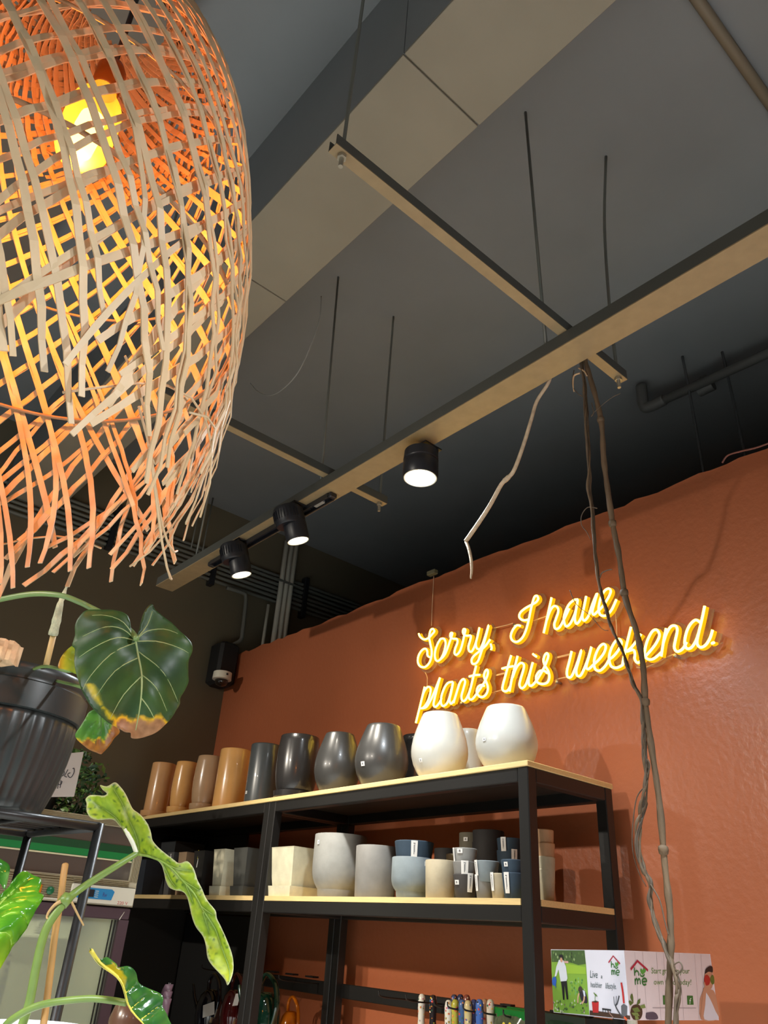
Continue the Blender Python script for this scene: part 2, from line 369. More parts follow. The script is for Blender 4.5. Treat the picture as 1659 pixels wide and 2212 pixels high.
# CCTV camera in the corner
cc = thing('dome_camera', 'white dome camera under a black junction box in the far corner', 'camera', tuple(ony(478, 1460, YB-.1)))
q = lambda x, y, d=.1: ony(x, y, YB-d)
c0 = q(483, 1436); box((c0.x-.075, YB-.17, c0.z-.15), (c0.x+.075, YB-.002, c0.z+.15), .02).build('junction_box', mat('black_box', (22, 23, 24), .6), cc)
c1 = q(480, 1462, .2)
MB().lathe([(.03, .03), (.062, .028), (.064, -.02), (.05, -.024), (.01, -.02)], c1, 28).build('camera_base', M_WHITE, cc, True, auto=40)
MB().lathe([(.046, -.022), (.044, -.04), (.034, -.055), (.015, -.064), (.001, -.066)], c1, 24).build('dome', mat('smoked_dome', (26, 20, 18), .05, coat=1), cc, True)
MB().box((c1.x-.006, c1.y-.068, c1.z), (c1.x+.006, c1.y-.06, c1.z+.012)).build('sensor_mark', M_BLACKP, cc)
MB().tube(spline([q(481, 1412), q(500, 1395), q(520, 1382), q(524, 1362), q(530, 1310), q(531, 1290), q(525, 1281), q(490, 1270)], 6), .014, 8).build('cable_conduit', mat('grey_cable', (112, 112, 106), .6), cc, True)
# loose wires
def wire(name, label, pts, r, m, cat='wire', grp=None):
    o = MB().tube(spline(pts, 6), r, 6).build(name, m, None, True, loc=tuple(pts[0])); return tag(o, label, cat, grp)
wire('loose_wire', 'thin wire curling down from the ceiling beside the woven shade', [onx(a, b, 1.2) for a, b in ((694, 640), (690, 690), (668, 755), (640, 810), (605, 845), (578, 854), (556, 845), (541, 828))], .0022, mat('pale_wire', (140, 140, 136), .5))
wire('droop_wire', 'reddish wire drooping over the top edge of the wall at right', [onx(a, b, XW-.01) for a, b in ((1560, 1000), (1572, 984), (1600, 975), (1630, 968), (1659, 958), (1700, 940))], .004, mat('red_wire', (120, 72, 62), .6))
for i, (a, b) in enumerate((((1474, 770), (1510, 1018)), ((1560, 760), (1603, 974)))):
    p = onz(a[0], a[1], ZC); wire('hanging_cable', ('faint grey cable hanging behind the wall, left of two', 'faint grey cable hanging behind the wall, right of two')[i], [p, Vector((p.x+.01, p.y, ZC-.4)), Vector((p.x, p.y, CAMZ+1.2))], .007, mat('faint_cable', (74, 76, 78), .7))
MB_ = box((-.02, -.012, -.02), (.02, .012, .02))
hk = onx(935, 1238, XW-.012); o = box((XW-.03, hk.y-.03, hk.z-.012), (XW-.001, hk.y+.03, hk.z+.012), .003).build('wire_clip', mat('clip_green', (96, 92, 70), .6), None, loc=(XW-.012, hk.y, hk.z)); tag(o, 'small tan clip on the wall edge above the neon sign wire', 'clip')

# ================================================================== SHELF UNITS
XF, XB, ZT, Z2 = 2.0, 2.47, CAMZ+.535, CAMZ+.134
def shelf_unit(ya, yb, label):
    th = thing('shelf_unit', label, 'shelf', ((XF+XB)/2, (ya+yb)/2, 0), 'black steel shelf units against the terracotta wall')
    P = .043
    for x in (XF, XB-P):
        for y in (ya, yb-P):
            box((x, y, 0), (x+P, y+P, ZT-.018), .003).build('post', M_BLACK, th)
    for zt in (ZT-.018, Z2-.018, .55):
        for x in (XF+.0005, XB-P-.0005):
            box((x+.001, ya+P, zt-.045), (x+P-.001, yb-P, zt), .003).build('rail', M_BLACK, th)
        for y in (ya, yb-P):
            box((XF+P, y+.001, zt-.045), (XB-P, y+P-.001, zt), .003).build('rail', M_BLACK, th)
    box((XF-.004, ya-.003, ZT-.018), (XB+.004, yb+.001, ZT), .002).build('shelf_board', M_BOARD, th)
    b = MB().box((XF+.001, ya+P+.002, Z2-.018), (XB-.001, yb-P-.002, Z2)).box((XF+P+.002, ya+.001, Z2-.018), (XB-P-.002, ya+P+.002, Z2)).box((XF+P+.002, yb-P-.002, Z2-.018), (XB-P-.002, yb-.001, Z2))
    b.build('shelf_board', M_BOARD, th)
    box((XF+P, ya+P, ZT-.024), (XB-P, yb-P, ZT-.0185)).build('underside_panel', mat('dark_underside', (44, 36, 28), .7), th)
    box((XF+.02, ya+P, .55), (XB-.02, yb-P, .566)).build('shelf_board', M_BOARD, th)
    return th
YA0, YA1 = 1.608, 3.094
unit_a = shelf_unit(YA0, YA1, 'right-hand black steel shelf unit with white egg pots on its pine top')
unit_b = shelf_unit(3.098, 4.585, 'left-hand black steel shelf unit with tan cylinder pots on its pine top')
def back_bar(th, ya, yb):
    box((XB-.012, ya+.02, CAMZ-.232), (XB+.004, yb-.02, CAMZ-.178), .003).build('hook_bar', M_BLACK, th)
back_bar(unit_a, YA0, YA1); back_bar(unit_b, 3.098, 4.585)
box((XB-.02, 3.75, .6), (XB+.002, 4.54, Z2-.07)).build('back_panel', mat('black_panel', (14, 14, 14), .6), unit_b)
box((XF+.044, 4.530, .6), (XB-.03, 4.540, ZT-.065)).build('side_panel', mat('black_panel', (14, 14, 14), .6), unit_b)
box((XB-.044, 3.95, Z2), (XB-.03, 4.53, ZT-.065)).build('back_panel', mat('black_panel', (14, 14, 14), .6), unit_b)
def hook(th, y, z, ln=.16):
    MB().tube(spline([(XB-.008, y, z), (XB-ln*.5, y, z+.004), (XB-ln, y, z+.012), (XB-ln-.012, y, z+.03)], 4), .003, 6).build('hook', M_BLACK, th, True)

# ================================================================== POTS
def ramp(profile, t):
    for (a, ra), (b, rb) in zip(profile[:-1], profile[1:]):
        if a <= t <= b: return ra+(rb-ra)*(t-a)/(b-a+1e-9)
    return profile[-1][1]
SH = {  # radius as a share of the widest radius, by share of height
 'cyl': [(0, .97), (.03, 1), (1, 1)],
 'tulip': [(0, .74), (.04, .80), (.15, .90), (.3, .97), (.45, 1), (.6, 1), (.75, .985), (.9, .95), (1, .92)],
 'egg': [(0, .60), (.03, .66), (.12, .80), (.22, .91), (.34, .985), (.42, 1), (.5, .99), (.62, .94), (.75, .85), (.88, .74), (.96, .67), (1, .63)],
 'cup': [(0, .76), (.02, .78), (.5, .9), (.98, 1), (1, 1)],
 'round': [(0, .61), (.04, .68), (.1, .78), (.17, .87), (.25, .94), (.35, .985), (.45, 1), (1, 1)],
 'tub': [(0, .9), (.03, .93), (.5, .97), (1, 1)],
}
def glaze(name, rgb, rough=.25, coat=.3): return mat(name, rgb, rough, coat=coat, noise=.05, nscale=14)
def pot(label, cat_group, px, top, base_z, half, shape, m, xc=None, name='plant_pot', base_h=0, sau=None, stick=(), tags=(), front=.02, wall=.006, square=False, open_z=None):
    """px = base-centre x in the photograph, top = y of the rim there, half = half width in its pixels; stands at base_z."""
    x = xc if xc else 2.1
    if sau and front == .02: front = -.012 if base_z == ZT else .004
    for _ in range(4):
        y = solve_y(px, x, base_z); r = half*axial((x, y, base_z+.12))/FPX
        if xc is None: x = XF+front+r*(1.1 if sau else 1)*(.95 if shape != 'egg' else .8)
    zb_ = base_z+base_h; h = solve_z(top, x-r*.6, y-r*.3)-zb_
    th = thing(name, label, 'pot', (x, y, base_z), cat_group)
    pr = SH[shape]; out = [(rr*r, t*h) for t, rr in pr]
    if shape in ('cyl',): out = [(rr*r, t*h) for t, rr in [(0, .965), (.012, .99), (.03, 1), (.985, 1), (1, .985)]]
    inn = [(max(.002, out[k][0]-wall), out[k][1]) for k in range(len(out)-1, -1, -1) if out[k][1] > h*.35]
    prof = out+[(out[-1][0]-wall*.3, h+wall*.3), (out[-1][0]-wall*.8, h+wall*.3)]+inn+[(.004, inn[-1][1])]
    if square:
        s2 = math.sqrt(2); R = r*s2; rs = []
        for rr, zz in [(R*.72, 0), (R*.98, h*.97), (R, h), (R-wall*s2, h), (R*.8, h*.4), (.004, h*.4)]:
            rs.append([(x+rr*math.cos(PI/4+PI/2*k), y+rr*math.sin(PI/4+PI/2*k), zb_+zz) for k in range(4)])
        MB().rings(rs).build('body', m, th)
    else:
        MB().lathe(prof, (x, y, zb_), 48).build('body', m, th, True, auto=50)
    if sau:
        sr = sau*r
        if square:
            rs = [[(x+k2*math.sqrt(2)*math.cos(PI/4+PI/2*k), y+k2*math.sqrt(2)*math.sin(PI/4+PI/2*k), base_z+zz) for k in range(4)] for k2, zz in ((sr*.92, 0), (sr, .04), (sr-.006, .04), (sr*.85, base_h+.0), (.004, base_h))]
            MB().rings(rs).build('saucer', m, th)
        else:
            MB().lathe([(sr*.9, 0), (sr*.97, .006), (sr, .030), (sr-.004, .031), (sr*.9, base_h), (.004, base_h)], (x, y, base_z), 48).build('saucer', m, th, True, auto=40)
    def patch(nm, sx, sy, wpx, hpx, mm, lift=.0012, ink=None):
        # a label stuck on the curved side, at the place where that spot of the side shows
        a0, best = PI, 1e9; z = zb_+h*.5
        for _ in range(3):
            rr = (ramp(pr, (z-zb_)/h) if shape != 'cyl' else 1)*r
            if square: rr *= .93
            best = 1e9
            for k in range(181):
                a = PI*.45+PI*1.25*k/180; p = (x+rr*math.cos(a), y+rr*math.sin(a), z)
                e = abs(projx(p)-sx)
                nrm = Vector((math.cos(a), math.sin(a), 0))
                if e < best and nrm.dot(EYE-Vector(p)) > 0: best = e; a0 = a
            z = solve_z(sy, x+rr*math.cos(a0), y+rr*math.sin(a0)); z = min(max(z, zb_+.01), zb_+h*.99)
        d = axial((x+rr*math.cos(a0), y+rr*math.sin(a0), z)); wa = wpx*d/FPX/rr/2; hh = hpx*d/FPX/2
        vs = []; fs = []; n = 5
        for j in range(4):
            zz = z-hh+2*hh*j/3; r_ = (ramp(pr, min(1, max(0, (zz-zb_)/h))) if shape != 'cyl' else 1)*r+lift
            if square: r_ = rr+lift
            for i in range(n):
                a = a0-wa+2*wa*i/(n-1); vs.append((x+r_*math.cos(a), y+r_*math.sin(a), zz))
        k0 = len(vs); c_ = Vector((x, y, 0))
        vs += [tuple(Vector(v)+(Vector((v[0]-x, v[1]-y, 0)).normalized()*.0012)) for v in vs]
        for j in range(3):
            for i in range(n-1):
                a = j*n+i; fs += [(a, a+n, a+n+1, a+1), (k0+a, k0+a+1, k0+a+n+1, k0+a+n)]
        rim = [i for i in range(n)]+[j*n+n-1 for j in range(1, 4)]+[3*n+i for i in range(n-2, -1, -1)]+[j*n for j in range(2, 0, -1)]
        for i in range(len(rim)):
            a, b = rim[i], rim[(i+1) % len(rim)]; fs.append((a, b, k0+b, k0+a))
        o = MB().add(vs, fs).build(nm, mm, th)
        if ink:
            iv = []; ifc = []
            for (u0, v0, u1, v1) in ink:
                q = []
                for (uu, vv) in ((u0, v0), (u1, v0), (u1, v1), (u0, v1)):
                    a = a0-wa+2*wa*uu; zz = z-hh+2*hh*vv; r_ = (ramp(pr, min(1, max(0, (zz-zb_)/h))) if shape != 'cyl' else 1)*r+lift+.0017
                    if square: r_ = rr+lift+.0017
                    q.append((x+r_*math.cos(a), y+r_*math.sin(a), zz))
                ifc.append(tuple(range(len(iv), len(iv)+4))); iv += q
            MB().add(iv, ifc).build('print', mat('ink', (70, 70, 78), .6), o)
        return o
    for t_ in stick: patch('price_sticker', t_[0], t_[1], t_[2], t_[3], M_PAPER, ink=[(.3, .3, .7, .42), (.35, .5, .65, .7)])
    for t_ in tags: patch('paper_tag', t_[0], t_[1], t_[2], t_[3], t_[4] if len(t_) > 4 else M_PAPER, .003, None if len(t_) > 4 else [(.42, .18, .5, .75), (.55, .3, .6, .8), (.35, .82, .65, .86)])
    th['h'] = h; del th['h']
    return (x, y, zb_+h, r)
E1 = lambda X: 280+X/3.318
F1 = lambda Y: 1480+Y/3.318
E2 = lambda X: 560+X*.4822
F2 = lambda Y: 1480+Y*.4822
TP = 'large planters on the pine shelf top'
m_tan = glaze('tan_glaze', (206, 156, 106)); m_or = glaze('orange_tan_glaze', (222, 166, 100)); m_tp = glaze('taupe_glaze', (180, 146, 112))
m_sl = glaze('slate_glaze', (74, 78, 80), .3, .2); m_bk = glaze('black_glaze', (42, 40, 40), .25, .4); m_ch = mat('charcoal_satin', (58, 57, 56), .32, coat=.15)
m_wh = mat('white_satin', (188, 187, 180), .3, coat=.25)
pot('tan glossy cylinder pot on saucer, at the left end of the pine top', TP, E1(178), F1(556), ZT, 26, 'cyl', m_tan, base_h=.012, sau=1.22)
pot('tan glossy tulip-shaped pot second from the left end of the top', TP, E1(352), F1(548), ZT, 25, 'tulip', m_or, base_h=.012, sau=1.1)
pot('grey-brown tulip-shaped pot between the tan tulip and the tan-orange cylinder', TP, E1(525), F1(506), ZT, 31, 'tulip', m_tp, base_h=.012, sau=1.0)
pot('tall tan-orange cylinder pot left of the slate grey cylinder', TP, E1(706), F1(456), ZT, 35, 'cyl', m_or)
pot('slate grey cylinder pot with a small white sticker near its foot', TP, E1(930), F1(420), ZT, 34, 'cyl', m_sl, stick=[(E1(838), F1(769), 6, 6)])
pot('black tulip-shaped pot on black saucer above the joint of the shelf units', TP, E1(1175), F1(354), ZT, 46, 'tulip', m_bk, base_h=.014, sau=.98)
pot('charcoal egg-shaped pot without sticker, right of the black tulip-shaped pot', TP, E2(340), F2(207), ZT, 50, 'egg', m_ch)
pot('charcoal egg-shaped pot with white price sticker left of the white pots', TP, E2(541), F2(167), ZT, 58, 'egg', m_ch, stick=[(E2(465), F2(352), 10, 9)])
pot('black pot peeking out between the charcoal and white egg pots', TP, E2(700), F2(222), ZT, 36, 'tulip', m_bk, xc=2.34)
pot('left white egg-shaped pot in front of a smaller white pot', TP, E2(805), F2(114), ZT, 61.5, 'egg', m_wh, stick=[(E2(725), F2(337), 8, 8)])
pot('small white pot half hidden between the two large white pots', TP, E2(935), F2(197), ZT, 30, 'tulip', m_wh, xc=2.33)
pot('right white egg-shaped pot near the corner of the shelf', TP, E2(1110), F2(81), ZT, 66.5, 'egg', m_wh, stick=[(E2(1010), F2(243), 8, 7)])
T2 = 'pots on the second shelf'
st = lambda n, c: mat(n, c, .75, noise=.12, nscale=18, bump=.08, bscale=120)
s_cr = st('cream_stone', (214, 208, 180)); s_gr = st('grey_stone', (138, 138, 134)); s_gr2 = st('mid_grey_stone', (122, 120, 116)); s_bl = st('blue_grey_stone', (124, 134, 138))
s_be = st('beige_stone', (172, 160, 134)); s_nv = st('navy_stone', (44, 62, 78)); s_dk = st('dark_stone', (62, 58, 56)); s_ol = st('olive_stone', (104, 98, 82)); s_bk = st('black_stone', (40, 37, 36)); s_pk = st('sand_stone', (172, 132, 96))
pot('cream square tapered planter with saucer, left end of the right unit', T2, E2(155), F2(727), Z2, 46, 'cup', s_cr, square=True, base_h=.014, sau=.95)
pot('tall grey round planter with sticker on saucer beside the cream square one', T2, E2(345), F2(667), Z2, 57, 'round', s_gr, base_h=.014, sau=.74, stick=[(E2(266), F2(703), 7, 8)])
pot('plain grey tub between the tall grey planter and the blue-grey pot', T2, E2(515), F2(719), Z2, 45.5, 'tub', s_gr2)
p = pot('blue-grey pot on a saucer with a navy pot stacked in it', T2, E2(680), F2(771), Z2, 44, 'round', s_bl, base_h=.012, sau=.76)
pot('navy pot with paper tag nested on top of the blue-grey pot', T2, E2(690), F2(698), p[2]-.045, 42, 'cup', s_nv, xc=p[0], tags=[(E2(695), F2(734), 13, 33)])
pot('beige round pot with small white sticker on its rim', T2, E2(808), F2(784), Z2, 32, 'tub', s_be, stick=[(E2(741), F2(800), 4, 9)])
a = pot('dark grey pot with sticker and tag, foot of the three-pot stack', T2, E2(922), F2(848), Z2, 25.5, 'cup', s_dk, stick=[(E2(887), F2(883), 11, 9)], tags=[(E2(943), F2(885), 11, 37)])
b = pot('mid grey pot with paper tag, middle of the three-pot stack', T2, E2(921), F2(791), a[2]-.03, 25.5, 'cup', s_gr2, xc=a[0], tags=[(E2(920), F2(818), 14, 28)])
pot('grey pot with sticker, topmost of the three-pot stack', T2, E2(922), F2(731), b[2]-.03, 25.5, 'cup', s_gr, xc=a[0], stick=[(E2(899), F2(742), 12, 9)], tags=[(E2(876), F2(760), 6, 28)])
a = pot('small grey pot under the pale blue-grey cup, right of the three-pot stack', T2, E2(1012), F2(850), Z2, 22, 'cup', s_gr2, tags=[(E2(977), F2(885), 7, 32)])
pot('pale blue-grey cup stacked on the small grey pot', T2, E2(1020), F2(788), a[2]-.02, 26, 'cup', s_bl, xc=a[0], tags=[(E2(976), F2(818), 9, 30)])
pot('small beige pot with curling paper tag, left of the navy pair', T2, E2(1080), F2(845), Z2, 21, 'cup', s_be, tags=[(E2(1047), F2(880), 8, 36)])
a = pot('navy pot with long paper tag beside the shelf corner post', T2, E2(1142), F2(842), Z2, 25, 'cup', s_nv, tags=[(E2(1112), F2(885), 11, 41)])
pot('navy pot with price sticker stacked above the long-tagged navy pot', T2, E2(1138), F2(783), a[2]-.03, 25, 'cup', s_nv, xc=a[0], stick=[(E2(1106), F2(802), 9, 9)])
a = pot('black lower pot with price sticker in the back row', T2, E2(1024), F2(702), Z2, 33, 'tub', s_bk, xc=2.3, stick=[(E2(1003), F2(728), 12, 10)])
pot('black upper pot nested on the stickered one in the back row', T2, E2(1028), F2(650), a[2]-.1, 34, 'tub', s_bk, xc=2.3)
pot('olive grey pot with square sticker in the back row', T2, E2(942), F2(662), Z2, 23, 'tub', s_ol, xc=2.32, stick=[(E2(925), F2(690), 9, 8)])
a = pot('dark navy lower pot with tag behind the corner post', T2, E2(1125), F2(740), Z2, 27, 'cup', s_nv, xc=2.24, tags=[(E2(1142), F2(762), 12, 24)])
pot('dark navy upper pot with tag behind the corner post', T2, E2(1124), F2(686), a[2]-.06, 27, 'cup', s_nv, xc=2.24, tags=[(E2(1096), F2(712), 11, 28)])
pot('very dark pot in the shade behind the navy and beige pots', T2, E2(838), F2(732), Z2, 28, 'tub', s_bk, xc=2.33)
pot('tiny cream cup showing behind the beige round pot', T2, E2(862), F2(757), Z2, 13, 'cup', s_cr, xc=2.24)
a = pot('cream tapered pot at the foot of the stack seen through the side', T2, E2(1284), F2(826), Z2, 22, 'cup', s_be, xc=2.13)
b = pot('cream pot second from the foot of the stack through the side', T2, E2(1285), F2(769), a[2]-.06, 22, 'cup', s_be, xc=2.13)
c = pot('sand pot second from the top of the stack through the side', T2, E2(1284), F2(707), b[2]-.07, 22, 'cup', s_pk, xc=2.13)
pot('sand pot topmost of the stack seen through the side', T2, E2(1279), F2(648), c[2]-.07, 22, 'cup', s_pk, xc=2.13)
E3 = lambda X: 280+X*.1808
F3 = lambda Y: 1780+Y*.1808
T3 = 'pots on the second shelf of the left unit'
pl = lambda n, c: mat(n, c, .5, noise=.06, nscale=20)
pot('dark grey square planter with pale scratches beside the joint post', T3, E3(1385), F3(287), Z2, 28, 'cup', pl('dark_square', (70, 70, 66)), square=True, base_h=.014, sau=.93)
pot('cream tall square planter on a cream saucer, left unit', T3, E3(1108), F3(303), Z2, 23.5, 'cup', s_cr, square=True, base_h=.014, sau=.95)
pot('black square planter with a yellow and white tag', T3, E3(865), F3(322), Z2, 23, 'cup', pl('black_square', (30, 29, 27)), square=True, base_h=.014, sau=.93, stick=[(E3(890), F3(348), 6, 7)], tags=[(E3(818), F3(368), 8, 18, mat('yellow_tag', (232, 226, 40), .6)), (E3(815), F3(465), 8, 18)])
pot('taupe square planter partly behind the long green leaf', T3, E3(640), F3(338), Z2, 18, 'cup', pl('taupe_square', (158, 132, 104)), square=True)
pot('dark planter with square sticker behind the long green leaf', T3, E3(480), F3(340), Z2, 15, 'cup', pl('grey_square', (84, 84, 84)), square=True, stick=[(E3(500), F3(378), 6, 7)])
pot('large dark square planter in the back row of the left unit', T3, E3(520), F3(215), Z2, 36, 'cup', pl('back_row_square', (54, 56, 58)), square=True, xc=2.3)  # planter in one even dark grey
pot('dark blue-grey square planter at the far left of the left unit', T3, E3(190), F3(430), Z2, 26, 'cup', pl('blue_square', (46, 52, 62)), square=True)

# ================================================================== NEON SIGN
XS = 2.495
A_ = lambda p: (860+p[0]*.2291, 1230+p[1]*.2291)
B_ = lambda p: (1200+p[0]*.2411, 1250+p[1]*.2411)
STROKES = [
 ('S', A_, [(200, 608), (215, 640), (250, 662), (290, 650), (325, 615), (347, 585), (332, 562), (310, 580), (298, 640), (308, 700), (322, 770), (318, 830), (298, 885), (258, 922), (213, 915), (190, 870), (200, 810), (232, 762), (265, 750), (280, 775), (282, 812), (302, 830)]),
 ('o', A_, [(405, 658), (380, 700), (358, 760), (352, 820), (366, 862), (395, 858), (425, 815), (447, 750), (453, 690), (436, 655), (405, 658)]),
 ('r', A_, [(395, 858), (438, 815), (465, 760), (490, 690), (512, 625), (516, 602), (500, 605), (497, 635), (520, 655), (558, 658), (565, 690), (545, 745), (537, 790), (556, 808), (588, 772), (612, 700), (632, 610), (640, 572), (624, 565), (616, 590), (626, 618), (655, 628), (690, 628), (685, 670), (668, 730), (675, 770), (700, 775), (728, 722), (752, 640), (772, 550)]),
 ('y', A_, [(772, 550), (752, 640), (738, 705), (750, 748), (780, 750), (808, 690), (835, 610), (858, 530), (838, 610), (812, 705), (788, 785), (762, 858), (735, 890), (706, 890), (698, 856), (720, 818), (770, 775), (830, 722), (872, 662)]),
 ('comma', A_, [(878, 705), (886, 740), (882, 762)]),
 ('I', A_, [(1158, 535), (1125, 530), (1088, 572), (1068, 630), (1085, 674), (1130, 684), (1178, 645), (1213, 570), (1237, 480), (1253, 400), (1272, 320), (1292, 262), (1315, 252), (1326, 280), (1305, 312), (1260, 338), (1203, 370), (1157, 410), (1148, 452), (1178, 480), (1215, 480), (1240, 472)]),
 ('h', A_, [(1452, 268), (1432, 360), (1406, 480), (1378, 602)]),
 ('h', A_, [(1408, 478), (1438, 395), (1472, 350), (1508, 360), (1515, 402), (1496, 462), (1478, 520), (1490, 562), (1528, 548), (1572, 470), (1620, 370)]),
 ('a', B_, [(205, 188), (170, 195), (125, 235), (92, 305), (80, 372), (97, 427), (132, 412), (167, 348), (192, 270), (205, 190), (188, 285), (178, 358), (190, 404), (214, 390), (240, 338), (262, 250), (280, 160)]),
 ('v', B_, [(280, 160), (262, 250), (245, 338), (262, 378), (298, 340), (325, 262), (350, 195), (377, 135), (356, 215), (335, 295), (348, 325), (380, 298)]),
 ('e', B_, [(380, 298), (432, 245), (480, 168), (500, 115), (482, 92), (448, 108), (416, 160), (396, 230), (392, 290), (412, 330), (455, 332), (500, 292), (528, 240), (550, 188)]),
 ('p', A_, [(256, 1108), (236, 1190), (207, 1310), (172, 1450)]),
 ('p', A_, [(225, 1235), (250, 1155), (285, 1110), (312, 1125), (306, 1180), (282, 1250), (246, 1302), (218, 1312), (270, 1300), (312, 1235), (350, 1150), (400, 1022)]),
 ('l', A_, [(400, 1022), (376, 1110), (347, 1230), (340, 1280), (360, 1297), (396, 1258), (415, 1215)]),
 ('a', A_, [(520, 1063), (480, 1070), (446, 1112), (416, 1190), (410, 1260), (430, 1290), (468, 1262), (498, 1180), (524, 1064), (506, 1160), (490, 1232), (505, 1268), (530, 1240)]),
 ('n', A_, [(580, 1085), (558, 1160), (527, 1262)]),
 ('n', A_, [(558, 1160), (588, 1070), (620, 1036), (637, 1062), (620, 1130), (602, 1200), (615, 1242), (645, 1228), (682, 1150)]),
 ('t', A_, [(742, 908), (716, 1010), (692, 1110), (670, 1190), (682, 1226), (708, 1222), (742, 1180)]),
 ('t', A_, [(676, 1012), (725, 1000), (776, 996)]),
 ('s', A_, [(742, 1180), (792, 1108), (832, 1040), (852, 980), (846, 948), (826, 962), (815, 1010), (835, 1060), (851, 1110), (845, 1160), (815, 1200), (777, 1202), (748, 1165), (760, 1110), (795, 1090), (817, 1102)]),
 ('t', A_, [(1072, 812), (1046, 900), (1016, 1010), (990, 1110), (1000, 1147), (1036, 1145), (1068, 1095)]),
 ('t', A_, [(985, 938), (1035, 925), (1092, 915)]),
 ('h', A_, [(1132, 818), (1106, 920), (1077, 1040), (1056, 1152)]),
 ('h', A_, [(1085, 1022), (1120, 930), (1160, 885), (1191, 900), (1186, 950), (1162, 1030), (1150, 1090), (1170, 1122), (1206, 1095), (1240, 1005), (1276, 878)]),
 ('i', A_, [(1276, 878), (1251, 970), (1236, 1050), (1246, 1096), (1276, 1090), (1318, 1040)]),
 ('i', A_, [(1276, 800), (1292, 812), (1310, 825)]),
 ('s', A_, [(1318, 1040), (1370, 950), (1402, 880), (1421, 820), (1410, 793), (1389, 810), (1376, 860), (1391, 910), (1421, 960), (1431, 1020), (1410, 1070), (1360, 1082), (1316, 1062), (1308, 1012), (1340, 962), (1380, 958), (1412, 980)]),
 ('w', B_, [(150, 652), (130, 740), (108, 830), (115, 882), (146, 880), (176, 820), (206, 740), (236, 645), (212, 740), (191, 820), (200, 870), (231, 868), (266, 800), (300, 710), (327, 612), (305, 700), (281, 790), (300, 812), (343, 775)]),
 ('e', B_, [(343, 775), (392, 730), (437, 670), (456, 612), (436, 588), (400, 612), (366, 678), (350, 750), (360, 810), (400, 827), (450, 785), (484, 728)]),
 ('e', B_, [(484, 728), (532, 690), (581, 622), (596, 570), (571, 543), (535, 572), (500, 640), (485, 710), (500, 780), (545, 802), (598, 780), (620, 745)]),
 ('k', B_, [(682, 436), (656, 540), (627, 660), (603, 785)]),
 ('k', B_, [(772, 498), (732, 560), (682, 622), (645, 655), (700, 640), (716, 672), (715, 725), (745, 756), (785, 725)]),
 ('e', B_, [(785, 725), (850, 655), (906, 582), (936, 512), (916, 464), (875, 472), (835, 540), (810, 620), (805, 690), (840, 726), (890, 716), (950, 665)]),
 ('n', B_, [(997, 448), (976, 550), (953, 698)]),
 ('n', B_, [(970, 580), (1000, 492), (1041, 430), (1085, 430), (1096, 470), (1078, 560), (1070, 620), (1095, 656), (1146, 630), (1180, 570)]),
 ('d', B_, [(1302, 395), (1262, 373), (1215, 410), (1180, 480), (1163, 570), (1180, 627), (1221, 620), (1262, 560), (1290, 480)]),
 ('d', B_, [(1342, 248), (1317, 370), (1286, 500), (1274, 580), (1300, 617), (1346, 600), (1387, 540), (1412, 462)]),
 ('period', B_, [(1413, 574), (1418, 584)]),
]
sg = thing('neon_sign', 'glowing yellow script sign on the terracotta wall above the white pots', 'sign', (XS, 2.0, CAMZ+1.0))
M_TUBE = emis('neon_core', (1, .70, .085), 10.5); M_AMB = emis('neon_side', (1, .34, .004), 1.7); M_ACR = clear('acrylic', (235, 232, 225), .93, .03)
for nm, fn, pts in STROKES:
    P3 = spline([onx(*fn(p), XS) for p in pts], 5); back = [p+Vector((.012, 0, 0)) for p in P3]
    rr = .0048 if nm != 'period' else .0075
    tb_ = MB().tube([p-Vector((.004, 0, 0)) for p in P3], rr, 7).build('letter_tube', M_TUBE, sg, True)
    MB().tube(back, rr+.0030, 8).build('tube_side', M_AMB, tb_, True)
    ac = MB(); L = []; R_ = []
    for i, p in enumerate(back):
        t = (back[min(i+1, len(back)-1)]-back[max(0, i-1)]); nrm = Vector((0, -t.z, t.y))
        nrm = nrm.normalized()*.021 if nrm.length > 1e-9 else Vector((0, .021, 0)); L.append(p+nrm+Vector((.014, 0, 0))); R_.append(p-nrm+Vector((.014, 0, 0)))
    ac.rings([L, R_, [p+Vector((.004, 0, 0)) for p in R_], [p+Vector((.004, 0, 0)) for p in L], L], cap=False, closed=False)
    ac.build('acrylic_backing', M_ACR, tb_)
M_CW = clear('clear_wire', (230, 200, 170), .3, .2)
for pts in ([(1062, 1358), (1095, 1350), (1108, 1346)], [(1150, 1342), (1180, 1331)], [(1057, 1498), (1085, 1490), (1105, 1480)], [(1190, 1474), (1208, 1466), (1230, 1462)], [(1325, 1300), (1331, 1340), (1333, 1390)], [(1375, 1442), (1400, 1440), (1440, 1420), (1460, 1412)], [(918, 1452), (923, 1465), (922, 1490)]):
    MB().tube(spline([onx(a, b, XS+.03) for a, b in pts], 4), .0026, 6).build('clear_cable', M_CW, sg, True)
for a, b in ((1201, 1472), (1457, 1415), (995, 1518), (1270, 1320), (1110, 1350)):
    p = onx(a, b, XS+.02); MB().lathe([(.006, 0), (.008, .003), (.008, .012), (.005, .034)], p, 12, (1, 0, 0)).build('standoff', mat('steel', (170, 165, 160), .3, .8), sg, True)
for a, b in ((1215, 1417), (1085, 1455)):
    p = onx(a, b, XS+.03); MB().box((p.x, p.y-.04, p.z-.004), (p.x+.003, p.y+.04, p.z+.004), .001).build('clear_strip', M_CW, sg)
MB().tube(spline([onx(937, 1245, XW-.012), onx(934, 1300, XW-.012), onx(932, 1352, XW-.012)], 4), .002, 6).build('feed_wire', M_CW, sg, True)

